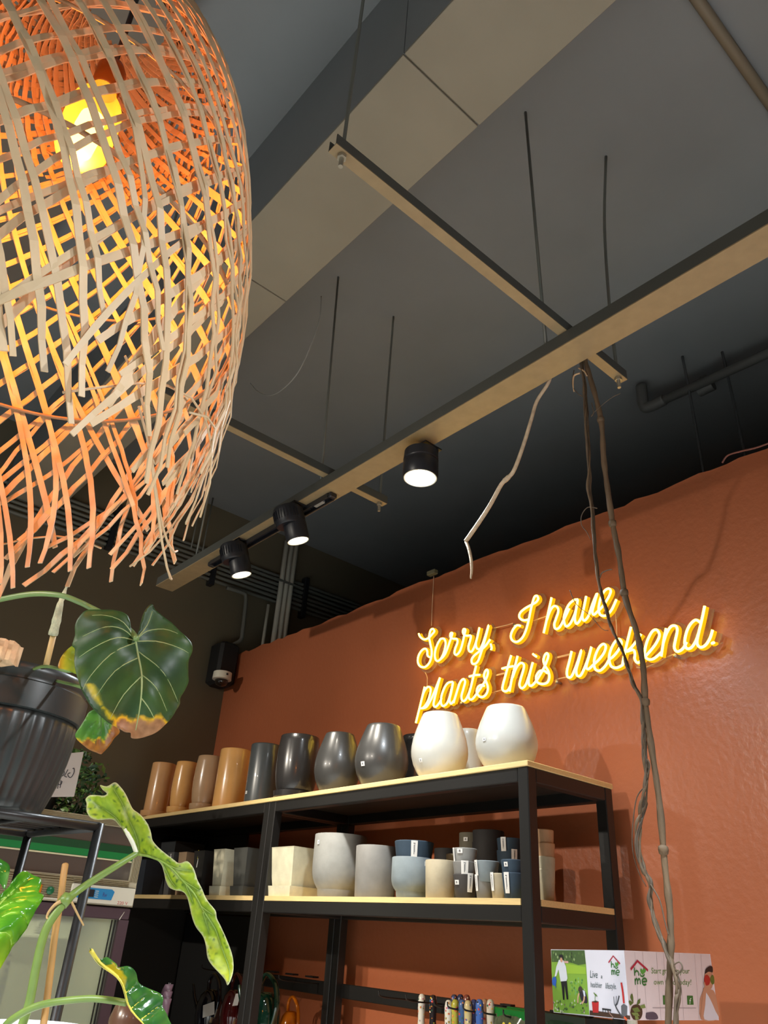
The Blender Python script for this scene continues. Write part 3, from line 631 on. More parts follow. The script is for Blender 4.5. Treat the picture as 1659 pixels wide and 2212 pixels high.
# ================================================================== HANGING VINES
XV = 1.63
M_VINE = mat('dry_vine', (94, 76, 56), .75, noise=.3, nscale=30, bump=.5, bscale=140, stretch=(1, 1, .25))
M_VINE2 = mat('grey_vine', (86, 72, 58), .75, noise=.3, nscale=40, bump=.5, bscale=160, stretch=(1, 1, .3))
pts = [(1262, 772), (1270, 800), (1290, 870), (1300, 920), (1304, 990), (1313, 1060), (1325, 1140), (1337, 1200), (1351, 1291), (1375, 1365), (1389, 1438), (1394, 1516), (1406, 1607), (1424, 1730), (1436, 1868), (1447, 1968), (1449, 2046), (1446, 2120), (1443, 2240)]
P = spline([onx(a, b, XV) for a, b in pts], 8)
th = thing('hanging_vine', 'thick smooth dry liana hanging from the rail in front of the wall', 'vine', tuple(P[0]), 'dry vines hanging from the rail')
MB().tube(P, [.0080+.0012*math.sin(i*.9)*math.sin(i*.31)-.000008*i for i in range(len(P))], 10).build('stem', M_VINE, th, True)
for i in (22, 47, 63, 88, 110):
    if i < len(P): MB().lathe([(.002, -.012), (.0105, -.006), (.0115, 0), (.0100, .008), (.002, .014)], P[i]+Vector((-.001, 0, 0)), 9, P[min(i+1, len(P)-1)]-P[i-1]).build('node', M_VINE, th, True)
bp = [(1255, 778), (1262, 830), (1266, 880), (1268, 930), (1273, 1010), (1272, 1060), (1280, 1110), (1284, 1170), (1290, 1230), (1298, 1280), (1308, 1312), (1318, 1348), (1334, 1382), (1347, 1412), (1357, 1446), (1370, 1482), (1385, 1512), (1389, 1560), (1391, 1600), (1394, 1640), (1397, 1680), (1391, 1722), (1382, 1762), (1378, 1802), (1382, 1850), (1393, 1885), (1405, 1908), (1404, 1945), (1413, 1985), (1427, 2022), (1443, 2062), (1458, 2100), (1465, 2135), (1462, 2170), (1458, 2240)]
P = spline([onx(a, b, XV-.008) for a, b in bp], 8)
th = thing('hanging_vine', 'braided twist of thin dry vines hanging beside the thick liana', 'vine', tuple(P[0]), 'dry vines hanging from the rail')
ph = 0
base = [(.0034, .0050, 0), (.0031, .0052, 2.1), (.0029, .0058, 4.2), (.0018, .0085, 1.1)]
for si, (r, amp, p0_) in enumerate(base):
    L = []
    for i, p in enumerate(P):
        a = i*.24*(1 if si < 3 else .6)+p0_+.6*math.sin(i*.05+si)
        k = amp*(1+.9*max(0, math.sin(i*.045+.4)))*(1.3 if i > len(P)*.62 else .9)
        L.append(p+Vector((math.cos(a)*k*.8, math.sin(a)*k*-.6, 0))+Vector((0, math.sin(a)*k*.5, math.cos(a*.37)*.002)))
    MB().tube(L, [r*(1+.25*math.sin(i*.7+si)) for i in range(len(L))], 7).build('strand', M_VINE2 if si % 2 else M_VINE, th, True)
def tend(pts, r=.0016, par=None, m=M_VINE2, x=XV-.012): MB().tube(spline([onx(a, b, x) for a, b in pts], 5), [r*(1-.5*i/(len(pts)*5)) for i in range((len(pts)-1)*5+1)], 6).build('tendril', m, par, True)
tend([(1290, 1098), (1270, 1096), (1257, 1112), (1256, 1133), (1268, 1150), (1276, 1166)], .0016, th)
tend([(1296, 1248), (1300, 1238), (1312, 1232), (1322, 1230)], .0022, th)
tend([(1277, 900), (1282, 892), (1278, 870)], .002, th); tend([(1392, 1700), (1376, 1722), (1368, 1770), (1366, 1830), (1378, 1880), (1396, 1915)], .0016, th)
tend([(1231, 1275), (1245, 1305), (1275, 1330), (1300, 1358), (1314, 1362)], .0013, th); tend([(1352, 1438), (1364, 1455), (1368, 1486)], .0014, th)
tend([(1398, 1640), (1404, 1655), (1394, 1690)], .0018, th); tend([(1405, 1910), (1425, 1945), (1436, 1990), (1444, 2020)], .0018, th)
tend([(1462, 2105), (1474, 2092), (1468, 2078), (1456, 2084)], .002, th); tend([(1340, 850), (1320, 860), (1295, 880), (1276, 898)], .0012, th)
tend([(1253, 806), (1240, 812), (1238, 832), (1240, 846)], .0032, th, mat('peeled_bark', (196, 164, 128), .7))
tend([(1240, 800), (1236, 830), (1248, 850), (1262, 858)], .0016, th); tend([(1250, 795), (1262, 802), (1268, 812)], .003, th, mat('peeled_bark', (196, 164, 128), .7))
bt = [(1192, 800), (1184, 828), (1160, 866), (1148, 905), (1135, 948), (1120, 992), (1108, 1020), (1096, 1033), (1082, 1048), (1058, 1092), (1030, 1135), (1006, 1169)]
P = spline([onx(a, b, XV-.03) for a, b in bt], 6)
th = thing('dry_branch', 'dry bent branch hanging from the rail right of the bright spotlight', 'branch', tuple(P[0]))
M_TWIG = mat('pale_bark', (178, 160, 136), .7, noise=.2, nscale=60, bump=.4, bscale=150)
MB().tube(P, [.0055+.002*i/len(P)+(.0016 if 40 < i < 46 else 0) for i in range(len(P))], 9).build('stem', M_TWIG, th, True)
P2 = spline([onx(a, b, XV-.03) for a, b in ((1007, 1170), (1013, 1186), (1018, 1210), (1019, 1232), (1017, 1250))], 6)
MB().tube(P2, [.0058-.004*(i/len(P2))**3 for i in range(len(P2))], 8).build('broken_tip', M_TWIG, th, True)

# ================================================================== WOVEN PENDANT SHADE
LAX = Vector((.07, .772, 0))
PROF = [(.02, 1.215), (.06, 1.2), (.10, 1.168), (.14, 1.11), (.175, 1.04), (.205, .955), (.228, .86), (.243, .77), (.253, .68), (.257, .59), (.252, .50), (.238, .42), (.222, .35), (.205, .29)]
PL = [0]
for a, b in zip(PROF[:-1], PROF[1:]): PL.append(PL[-1]+math.hypot(b[0]-a[0], b[1]-a[1]))
def prof_at(s):
    for i in range(len(PL)-1):
        if s <= PL[i+1] or i == len(PL)-2:
            t = (s-PL[i])/(PL[i+1]-PL[i]); return PROF[i][0]+(PROF[i+1][0]-PROF[i][0])*t, PROF[i][1]+(PROF[i+1][1]-PROF[i][1])*t
SL = PL[-1]
sh = thing('woven_pendant_lamp', 'large bamboo strip pendant shade with frayed lower ends and a lit amber bulb', 'lamp', (LAX.x, LAX.y, ZC))
M_BAM = mat('bamboo_strip', (206, 180, 142), .5, noise=.16, nscale=9, trans=.18, stretch=(3, 3, .6))
M_BAM2 = mat('bamboo_strip_inner', (204, 172, 128), .55, noise=.14, nscale=12, trans=.3)
def strip(phi0, sgn, s0, s1, wd, off, wv, fray, steps, m, name='bamboo_strip', ang0=47, ang1=19):
    phi = phi0; ds = (s1-s0)/steps; L = []; prev = None; fr = random.uniform(-1, 1); fo = random.uniform(-.3, 1)
    for i in range(steps+1):
        s = s0+ds*i; r, z = prof_at(min(s, SL)); u = s/SL
        a = math.radians(ang0+(ang1-ang0)*min(1, (u*1.05)**1.1))
        if i: phi += sgn*ds*math.tan(a)/max(r, .03)
        dr = off+wv*math.sin(phi*74+(0 if sgn > 0 else PI))
        e = max(0, (s-(s1-.3))/.3)*fray
        pp_ = phi+e*e*fr*.34
        rr = r+dr+e*e*.022*fo
        L.append((Vector((LAX.x+rr*math.cos(pp_), LAX.y+rr*math.sin(pp_), CAMZ+z+e*e*.02*fr)), Vector((math.cos(pp_), math.sin(pp_), 0))))
    vs = []; rings = []
    for i, (p, n) in enumerate(L):
        t = L[min(i+1, steps)][0]-L[max(i-1, 0)][0]; t.normalize()
        sd = t.cross(n); sd.normalize(); nn = sd.cross(t)
        w_ = wd*(1 if i < steps-1 else .8); th_ = .0007
        rings.append([p+sd*w_/2+nn*th_, p-sd*w_/2+nn*th_, p-sd*w_/2-nn*th_, p+sd*w_/2-nn*th_])
    return MB().rings(rings).build(name, m, sh)
NS = 74
for sgn in (1, -1):
    for k in range(NS):
        ln = random.choice([1, 1, 1.03, .98, .95, random.uniform(.85, 1)])
        strip(2*PI*(k+random.uniform(-.22, .22))/NS, sgn, .045+.02*(k % 2), SL*ln*.915, random.uniform(.0052, .0086), .004*sgn, .0018, random.uniform(.2, 1.25), 34, M_BAM)
for sgn in (1, -1):
    for k in range(48):
        strip(2*PI*(k+random.uniform(-.25, .25))/48, sgn, .06, SL*random.uniform(.24, .30), random.uniform(.006, .0095), -.014+.003*sgn, .002, .3, 24, M_BAM2, 'inner_strip', 50, 30)
for r, z, tk in ((.236, .80, .0022), (.249, .62, .0026), (.17, 1.03, .002)):
    MB().tube([Vector((LAX.x+r*math.cos(2*PI*k/60), LAX.y+r*math.sin(2*PI*k/60), CAMZ+z)) for k in range(61)], tk, 6).build('hoop', mat('rattan_hoop', (150, 118, 84), .6), sh, True)
for k in range(14):   # thin loose splints among the fringe
    a = random.uniform(0, 2*PI); L = []
    for j in range(9):
        aa = a+j*.13; z = .36+.05*math.sin(j*.5+k)+.012*k*.3; r = .235+.02*math.sin(k*2+j*.4)
        L.append(Vector((LAX.x+r*math.cos(aa), LAX.y+r*math.sin(aa), CAMZ+z)))
    MB().tube(L, .0013, 5).build('loose_splint', M_BAM, sh, True)
bz = CAMZ+.935; BC = Vector((LAX.x+.006, LAX.y-.006, bz-.01))
MB().lathe([(.004, -.072), (.018, -.070), (.029, -.060), (.034, -.045), (.035, 0), (.035, .030), (.031, .046), (.022, .062), (.017, .075), (.017, .08)], BC, 28).build('bulb_glass', clear('amber_glass', (255, 228, 150), .6, .05, ((1, .56, .03), 1.5)), sh, True)
MB().lathe([(.006, -.058), (.015, -.052), (.018, -.01), (.016, .016), (.008, .026)], BC, 16).build('filament', emis('filament', (1, .82, .42), 9), sh, True)
MB().lathe([(.016, .078), (.019, .08), (.020, .125), (.014, .14), (.005, .145)], BC, 20).build('socket', mat('brass_socket', (120, 80, 40), .4, .6), sh, True)
MB().tube([BC+Vector((0, 0, .14)), (LAX.x, LAX.y, CAMZ+1.25), (LAX.x, LAX.y, ZC)], .004, 8).build('cord', M_BLACKP, sh, True)
pl_ = bpy.data.lights.new('bulb_light', 'POINT'); pl_.energy = 12; pl_.color = (1, .26, .02); pl_.shadow_soft_size = .02
po = bpy.data.objects.new('bulb_light', pl_); COL.objects.link(po); po.parent = sh; po.location = BC+Vector((0, 0, -.085))-Vector((LAX.x, LAX.y, ZC))

# ================================================================== LEAF BUILDER
def inside(p, poly):
    c = False; j = len(poly)-1
    for i in range(len(poly)):
        a, b = poly[i], poly[j]
        if (a[1] > p[1]) != (b[1] > p[1]) and p[0] < (b[0]-a[0])*(p[1]-a[1])/(b[1]-a[1])+a[0]: c = not c
        j = i
    return c
def segd(p, a, b):
    vx, vy = b[0]-a[0], b[1]-a[1]; l = vx*vx+vy*vy or 1e-9
    t = max(0, min(1, ((p[0]-a[0])*vx+(p[1]-a[1])*vy)/l)); return math.hypot(p[0]-a[0]-vx*t, p[1]-a[1]-vy*t)
def pld(p, pl): return min(segd(p, a, b) for a, b in zip(pl[:-1], pl[1:]))
def sp2(pts, n=4): return [(v.x, v.y) for v in spline([(a, b, 0) for a, b in pts], n)]
def leaf(fn, outline, veins, mid, org, nrm, color, par, m, step, cup=0, quilt=.0, bend=None, thick=.0005, name='leaf', vr=.0014, vm=None, fold=0, midr=None):
    """flat outline -> curved, veined, thin solid blade on the plane (org, nrm)."""
    o = sp2(outline+[outline[0]], 4)[:-1]; xs = [p[0] for p in o]; ys = [p[1] for p in o]
    pts = list(o); yy = min(ys)
    while yy < max(ys):
        xx = min(xs)
        while xx < max(xs):
            q = (xx+random.uniform(-.3, .3)*step, yy+random.uniform(-.3, .3)*step)
            if inside(q, o) and min(segd(q, o[i-1], o[i]) for i in range(len(o))) > step*.45: pts.append(q)
            xx += step
        yy += step
    vs, _, fs, *_r = delaunay_2d_cdt([Vector(p) for p in pts], [(i, (i+1) % len(o)) for i in range(len(o))], [], 1, 1e-5)
    vs = [(v.x, v.y) for v in vs]; n = Vector(nrm).normalized(); S = max(max(xs)-min(xs), max(ys)-min(ys))
    vp = [sp2(v, 3) for v in veins]; mp = sp2(mid, 4)
    def place(p):
        d = pld(p, mp)/S; dv = min([pld(p, v) for v in vp]+[d*S])/S if vp else d
        b = bend(p) if bend else 0
        return onpl(*fn(p), org, n)+n*(cup*d*d-fold*d+quilt*min(dv, .05)/.05+b)
    top = [place(p) for p in vs]; k = len(top)
    faces = [tuple(f) for f in fs]
    e = {}
    for f in faces:
        for a, b in zip(f, f[1:]+f[:1]): e[(a, b)] = e.get((b, a)) is None; 
    bd = [(a, b) for (a, b) in e if (b, a) not in e]
    mb = MB(); mb.add(top+[t-n*thick for t in top], faces+[tuple(i+k for i in reversed(f)) for f in faces]+[(b, a, a+k, b+k) for a, b in bd])
    cs = [color(p, (min([pld(p, v) for v in vp]+[pld(p, mp)]) if vp else pld(p, mp))/S, min(segd(p, o[i-1], o[i]) for i in range(len(o)))/S) for p in vs]
    mb.c = [lin(*c) for c in cs]*2
    lf = mb.build(name, m, par, True)
    if vm:
        V = MB(); dirn = 1 if (EYE-Vector(org)).dot(n) > 0 else -1
        for pl, r0 in [(mp, midr or vr*1.8)]+[(v, vr) for v in vp]:
            V.tube([place(p)+n*dirn*.0002 for p in pl], [r0*(1-.75*i/len(pl)) for i in range(len(pl))], 6)
        V.build('veins', vm, lf, True)
    return lf
def mixc(a, b, t): t = max(0, min(1, t)); return tuple(x+(y-x)*t for x, y in zip(a, b))
def nz(p, s): return math.sin(p[0]*s+1.3*math.sin(p[1]*s*.7))*math.sin(p[1]*s*1.13+1.7*math.sin(p[0]*s*.6))

# ================================================================== BLACK POT ON THE WIRE STAND
PX_, PY_ = .40, 1.60; ZS = CAMZ+.154
pt = thing('ribbed_planter', 'big black ribbed plastic planter on the black wire stand', 'planter', (PX_, PY_, ZS+.006))
M_PP = mat('black_ribbed_plastic', (46, 51, 51), .36, spec=.6, noise=.1, nscale=6)
rim = [(.1395, .325), (.1465, .327), (.1475, .345), (.148, .374), (.141, .378), (.1405, .384), (.1445, .392), (.1445, .402), (.141, .407), (.133, .406), (.131, .39), (.13, .34)]
MB().lathe([(r, CAMZ+z) for r, z in rim], (PX_, PY_, 0), 72).build('rim', M_PP, pt, True, auto=40)
rb = []; nb = 44
for z, r, am in [(.161, .108, 0), (.166, .113, .2), (.18, .117, 1), (.2, .1225, 1.3), (.23, .130, 1.4), (.26, .1355, 1.3), (.29, .139, 1.1), (.315, .1405, .7), (.327, .139, .1)]:
    ring = []
    for k in range(nb*6):
        a = 2*PI*k/(nb*6); c_ = math.cos(a*nb); rr = r+.0016*am*(max(c_, -.25))
        ring.append((PX_+rr*math.cos(a), PY_+rr*math.sin(a), CAMZ+z))
    rb.append(ring)
MB().rings(rb).build('ribbed_body', M_PP, pt, True)
MB().lathe([(.128, CAMZ+.385), (.09, CAMZ+.392), (.002, CAMZ+.395)], (PX_, PY_, 0), 40).build('soil', mat('soil', (60, 46, 34), .95, bump=.6, bscale=80), pt, True)
for i, (a, b, s) in enumerate(((8, 1408, 1.0), (24, 1412, .7))):
    c_ = deep(a, b, 1.36); bk = MB()
    bk.rings([[c_+Vector((s*.022*math.cos(t)*(1+.2*math.sin(3*t+i)), .02*math.sin(t), z+.004*math.sin(2*t))) for t in [2*PI*k/10 for k in range(10)]] for z in (-.02, 0, .012, .016)])
    bk.build('bark_chip', mat('bark_chip', (206, 172, 134), .8, noise=.25, nscale=50), pt)
# wire stand
ws = thing('plant_stand', 'black wire plant stand holding the ribbed planter', 'stand', (.42, 1.6, 0))
cA = onz(216, 1779, ZS); cB = onz(64, 1794, ZS); cC = cB+Vector((-.34, 0, 0)); cD_ = cA+Vector((-.34, 0, 0))
f = [cA, cB, cC, cD_]
for i in range(4): MB().tube([f[i]+Vector((0, 0, -.006)), f[(i+1) % 4]+Vector((0, 0, -.006))], .008, 10).build('top_bar', M_BLACK, ws, True)
for i in range(4): MB().tube([f[i]+Vector((0, 0, 0)), (f[i].x, f[i].y, 0)], .0085, 10).build('leg', M_BLACK, ws, True)
for k in range(1, 8):
    t = k/8; MB().tube([cA.lerp(cB, t)+Vector((0, 0, .001)), cD_.lerp(cC, t)+Vector((0, 0, .001))], .0028, 6).build('grid_wire', M_BLACK, ws, True)
for t in (.33, .66): MB().tube([cA.lerp(cD_, t)+Vector((0, 0, -.005)), cB.lerp(cC, t)+Vector((0, 0, -.005))], .004, 6).build('cross_wire', M_BLACK, ws, True)
for i in range(4): MB().tube([Vector((f[i].x, f[i].y, .45)), Vector((f[(i+1) % 4].x, f[(i+1) % 4].y, .45))], .006, 8).build('lower_bar', M_BLACK, ws, True)
# plant in it
K3 = lambda p: (p[0]*.3134, 1220+p[1]*.3134)
hp = thing('philodendron', 'philodendron in the black planter with one big heart-shaped leaf with browned tip', 'plant', (PX_, PY_, CAMZ+.395))
ML = leafmat('leaf_dark', .22, .44, .1); M_VEIN = mat('vein_pale', (150, 166, 112), .5)
GN, YL, BR, DG = (56, 96, 40), (196, 180, 22), (176, 128, 86), (38, 68, 38)
def hcol(p, dv, de):
    c = mixc(DG, (58, 90, 40), .5+.5*nz(p, .012)); c = mixc((62, 100, 46), c, dv/.008)
    c = mixc(c, (88, 120, 38), (.0-(p[0]-620)/110)*.6*(p[1] > 560)-.1+.2*nz(p, .02))
    yl = max(0, 1-abs((p[0]-(530+.62*(p[1]-640)))/(34+20*nz(p, .017)))) if 800 < p[1] < 1060 else 0
    c = mixc(c, YL, yl*1.6*(.75+.5*nz(p, .011)))
    e = 1062+14*math.sin(p[0]*.05)+10*math.sin(p[0]*.021)+((p[0]-980)/150)**2*14
    if p[1] > e-26 and p[0] > 790: c = mixc(c, (216, 172, 30), (p[1]-e+26)/14)
    if p[1] > e and p[0] > 815: c = mixc((190, 140, 60), mixc(BR, (140, 98, 62), .5+.5*nz(p, .06)), (p[1]-e)/10)
    return c
HO = [(938, 492), (968, 440), (985, 360), (1010, 300), (1050, 265), (1080, 300), (1130, 340), (1190, 390), (1240, 450), (1290, 500), (1330, 540), (1337, 590), (1315, 650), (1326, 730), (1335, 780), (1310, 840), (1280, 890), (1276, 935), (1240, 985), (1200, 1042), (1150, 1095), (1100, 1140), (1040, 1165), (970, 1182), (920, 1180), (912, 1150), (870, 1147), (820, 1120), (760, 1080), (700, 1012), (640, 940), (590, 860), (555, 760), (540, 650), (546, 550), (530, 515), (546, 450), (546, 380), (572, 325), (620, 286), (720, 292), (800, 305), (870, 335), (896, 380), (908, 440), (922, 482)]
HV = [[(935, 512), (800, 512), (650, 565), (570, 610)], [(938, 530), (760, 620), (640, 750), (590, 840)], [(950, 640), (800, 725), (690, 880)], [(962, 780), (860, 890), (775, 1050)], [(952, 515), (1090, 510), (1240, 570), (1310, 600)], [(965, 590), (1080, 690), (1220, 860), (1260, 920)], [(972, 770), (1060, 860), (1160, 1000)], [(962, 930), (1030, 1010), (1070, 1060)], [(930, 500), (840, 450), (720, 435), (590, 470)], [(928, 490), (850, 400), (740, 345), (650, 330)], [(955, 500), (1030, 440), (1140, 430), (1230, 470)], [(960, 490), (1030, 400), (1060, 310)]]
ho = deep(295, 1420, 1.17); hn = (EYE-ho).normalized()+Vector((.25, .1, .35)); 
leaf(K3, HO, HV, [(942, 505), (956, 600), (968, 740), (962, 900), (954, 1050), (948, 1130)], ho, hn, hcol, hp, ML, 17, cup=-.10, quilt=.0018, bend=lambda p: .012*math.sin((p[0]-600)*.011)*math.sin((p[1]-300)*.008)-(.00000006*max(0, p[1]-800)**2.0), vr=.0011, vm=M_VEIN, midr=.0022)
lo_ = deep(150, 1425, 1.32)
leaf(K3, [(545, 556), (500, 560), (450, 600), (415, 650), (400, 710), (440, 725), (480, 738), (540, 760), (600, 740), (620, 640)], [[(540, 700), (480, 650), (430, 640)], [(540, 690), (510, 610)]], [(545, 690), (500, 735)], lo_, (EYE-lo_).normalized()+Vector((0, 0, .5)), lambda p, dv, de: mixc(mixc((190, 130, 30), (206, 190, 40), (p[0]-400)/40), (136, 160, 40), (p[0]-430)/60), hp, ML, 16, quilt=.002, vr=.0008, vm=M_VEIN)
def l3c(p, dv, de):
    c = mixc((96, 150, 44), (64, 120, 44), .5+.5*nz(p, .03)); e = 1215+12*math.sin(p[0]*.09) if p[0] < 720 else 1240-(p[0]-715)*2.1
    if p[1] > e-22: c = mixc(c, (222, 180, 30), (p[1]-e+22)/12)
    if p[1] > e: c = mixc((176, 116, 40), (150, 92, 44), .5+.5*nz(p, .05))
    return c
lo_ = deep(215, 1570, 1.26)
leaf(K3, [(690, 985), (620, 1010), (590, 1060), (560, 1110), (532, 1160), (545, 1200), (580, 1240), (620, 1275), (660, 1292), (695, 1305), (715, 1290), (760, 1240), (790, 1195), (835, 1150), (820, 1110), (780, 1080), (740, 1030)], [[(695, 1060), (620, 1110), (575, 1200)], [(695, 1110), (640, 1170), (610, 1250)], [(695, 1050), (740, 1100), (770, 1160)], [(695, 1150), (665, 1200), (655, 1270)]], [(694, 990), (696, 1100), (694, 1240)], lo_, (EYE-lo_).normalized()+Vector((.2, 0, .2)), l3c, hp, ML, 14, quilt=.0022, cup=-.06, vr=.0008, vm=mat('vein_dark', (70, 104, 44), .5))
M_PET = mat('petiole_green', (112, 140, 84), .4)
MB().tube(spline([deep(-60, 1310, 1.3), deep(0, 1295, 1.28), deep(70, 1283, 1.26), (deep(130, 1286, 1.24)), deep(170, 1300, 1.24), deep(193, 1311, 1.245), deep(240, 1335, 1.235), deep(280, 1362, 1.20), deep(295, 1380, 1.172)], 6), .0046, 10).build('petiole', M_PET, hp, True)
MB().tube(spline([deep(20, 1470, 1.42), deep(90, 1440, 1.38), deep(150, 1450, 1.33), deep(170, 1435, 1.32)], 6), .003, 8).build('petiole', M_PET, hp, True)
MB().tube(spline([deep(120, 1470, 1.42), deep(190, 1490, 1.33), deep(214, 1520, 1.27), deep(217, 1535, 1.262)], 6), .003, 8).build('petiole', M_PET, hp, True)
MB().tube(spline([deep(-60, 1310, 1.3), deep(-40, 1400, 1.38), Vector((PX_-.02, PY_, CAMZ+.39))], 6), .0046, 8).build('petiole', M_PET, hp, True)
st_ = MB().tube([deep(99, 1440, 1.40), deep(116, 1370, 1.41)], .0055, 10).build('support_stick', mat('bamboo_stick', (206, 176, 120), .5), hp, True)
MB().tube(spline([deep(114, 1372, 1.408), deep(122, 1340, 1.41), deep(130, 1305, 1.414), deep(138, 1282, 1.418), deep(147, 1260, 1.42)], 4), [.0085, .009, .0082, .0078, .0085, .0075, .007, .0065, .006, .0045, .005, .004, .0042, .003, .002, .0035, .0015], 9).build('moss_sleeve', mat('dried_moss', (186, 192, 164), .9, noise=.3, nscale=60, bump=1, bscale=150), st_, True)

# ================================================================== VARIEGATED PLANT IN THE FOREGROUND
K2 = lambda p: (p[0]*.33755, 1680+p[1]*.33755)
vpz = deep(60, 2300, .95)
vp_ = thing('arrowhead_plant', 'lime green speckled plant on a bamboo stake in the left foreground', 'plant', tuple(vpz))
ML2 = leafmat('leaf_lime', .5, .42, .12)
def vcol(p, dv, de):
    g = .5+.5*nz(p, .055)*nz((p[1], p[0]), .083); c = mixc((182, 204, 60), (128, 168, 44), g*1.1-.2)
    s = nz(p, .11)+nz((p[1]*.8, p[0]), .063)
    if s > .95 and dv > .012: c = mixc(c, (70, 112, 40), (s-.95)*4)
    c = mixc((100, 134, 40), c, dv/.014)
    if p[0] > 1180: c = mixc(c, (198, 204, 52), (p[1]-1000)/300)
    if de < .006: c = mixc((212, 214, 170), c, de/.006)
    return c
LO = [(872, 488), (845, 430), (812, 370), (790, 322), (764, 310), (722, 270), (690, 262), (640, 272), (600, 265), (570, 220), (555, 165), (545, 135), (570, 110), (620, 113), (680, 122), (702, 108), (672, 82), (654, 52), (700, 62), (745, 34), (776, 60), (802, 100), (830, 160), (862, 205), (910, 240), (946, 290), (970, 350), (986, 400), (1020, 440), (1062, 480), (1110, 522), (1150, 548), (1200, 535), (1236, 570), (1256, 620), (1272, 670), (1302, 730), (1342, 790), (1386, 850), (1392, 900), (1422, 960), (1462, 1030), (1482, 1100), (1486, 1180), (1482, 1270), (1464, 1328), (1440, 1290), (1402, 1240), (1372, 1200), (1342, 1150), (1320, 1080), (1292, 1010), (1262, 960), (1232, 890), (1206, 820), (1194, 760), (1172, 730), (1120, 720), (1080, 698), (1052, 650), (1042, 600), (1034, 560), (1010, 530), (960, 513), (905, 500)]
lo_ = deep(340, 1850, 1.04)
leaf(K2, LO, [[(876, 480), (868, 350), (800, 200), (740, 80)], [(872, 470), (800, 350), (730, 250), (600, 160)], [(1080, 560), (1150, 590), (1230, 600)], [(1040, 545), (1080, 640), (1130, 700)], [(1180, 660), (1270, 720)], [(1200, 690), (1230, 800)], [(1290, 820), (1370, 880)], [(1310, 860), (1330, 1000)]], [(878, 488), (960, 505), (1060, 550), (1180, 660), (1300, 830), (1400, 1030), (1460, 1230), (1466, 1310)], lo_, (EYE-lo_).normalized()+Vector((-.5, .2, .1)), vcol, vp_, ML2, 13, quilt=.0035, bend=lambda p: .006*math.sin(p[0]*.02)*math.sin(p[1]*.017), vr=.0009, vm=mat('vein_lime', (118, 146, 56), .5), midr=.0018)
MB().tube(spline([onpl(*K2(p), lo_+Vector((0, 0, 0)), (EYE-lo_).normalized())-ray(*K2(p))*.006 for p in [(872, 480), (850, 420), (820, 365), (798, 328)]], 5), [.003]*8+[.0028]*4+[.002]*4, 8).build('leaf_sheath', mat('pale_sheath', (206, 206, 184), .5), vp_, True)
M_ST = mat('stem_green', (108, 132, 62), .4, noise=.12, nscale=30)
def ptube(px, d0, d1, r, nm, m, par=vp_, n=10):
    k = len(px); P = spline([deep(*K2(p), d0+(d1-d0)*i/(k-1)) for i, p in enumerate(px)], 6)
    rr = r if not isinstance(r, tuple) else [r[0]+(r[1]-r[0])*i/(len(P)-1) for i in range(len(P))]
    return MB().tube(P, rr, n).build(nm, m, par, True)
ptube([(120, 1640), (150, 1560), (190, 1430), (230, 1220), (265, 1060), (300, 960), (345, 885), (400, 815), (440, 775)], .9, .96, (.0053, .005), 'stem', M_ST)
ptube([(425, 790), (470, 745), (560, 680), (700, 592), (800, 530), (876, 484)], .957, 1.03, (.0052, .0038), 'petiole', M_ST)
ptube([(10, 1620), (60, 1560), (160, 1495), (250, 1458), (350, 1436), (480, 1420), (600, 1414), (720, 1426), (810, 1442)], .88, .86, (.0042, .0036), 'petiole', M_ST)
ptube([(268, 1640), (290, 1500), (322, 1250), (352, 1000), (385, 800), (405, 640), (418, 555)], .91, .99, .0042, 'bamboo_stake', mat('stake_tan', (168, 126, 70), .6, noise=.15, nscale=25), n=8)
ptube([(405, 800), (440, 770), (455, 790), (500, 880), (535, 945)], .955, .975, (.0022, .0010), 'dry_tie', mat('tie_tan', (180, 146, 96), .7), n=6)
ptube([(390, 790), (350, 815), (312, 860), (300, 895), (315, 905)], .95, .94, (.0024, .0010), 'dry_tie', mat('tie_tan', (180, 146, 96), .7), n=6)
MB().tube([deep(*K2((395, 812)), .952), deep(*K2((440, 758)), .962)], .0075, 8).build('stem_node', M_ST, vp_, True)
# big glossy leaf at the left edge
def gcol(p, dv, de):
    c = mixc((96, 158, 34), (62, 128, 30), .5+.5*nz(p, .03)); c = mixc((140, 190, 60), c, dv/.012); c = mixc(c, (176, 196, 40), (p[1]-1000)/260*(p[0] < 130)); return c
MLG = leafmat('leaf_glossy', .3, .16, .08)
lo_ = deep(40, 1960, .80)
gl = thing('green_leaf_plant', 'broad-leaved bright green plant at the left edge of the view', 'plant', tuple(deep(-60, 2300, .85)))
leaf(K2, [(-140, 1180), (0, 1258), (50, 1200), (100, 1100), (135, 1030), (180, 945), (186, 880), (236, 790), (230, 740), (262, 650), (245, 622), (195, 588), (140, 600), (92, 655), (80, 682), (40, 720), (0, 760), (-140, 900)], [[(-60, 950), (60, 870), (170, 930)], [(-20, 850), (90, 790), (200, 800)], [(40, 760), (130, 720), (225, 740)], [(-90, 1040), (0, 1010), (110, 1060)]], [(-140, 1040), (0, 830), (100, 720), (200, 630)], lo_, (EYE-lo_).normalized()+Vector((.5, .2, .3)), gcol, gl, MLG, 18, quilt=.004, cup=-.05, bend=lambda p: .010*math.sin(p[1]*.014+p[0]*.012), vr=.0009, vm=mat('vein_bright', (150, 190, 80), .4))
lo_ = deep(0, 1900, .86)
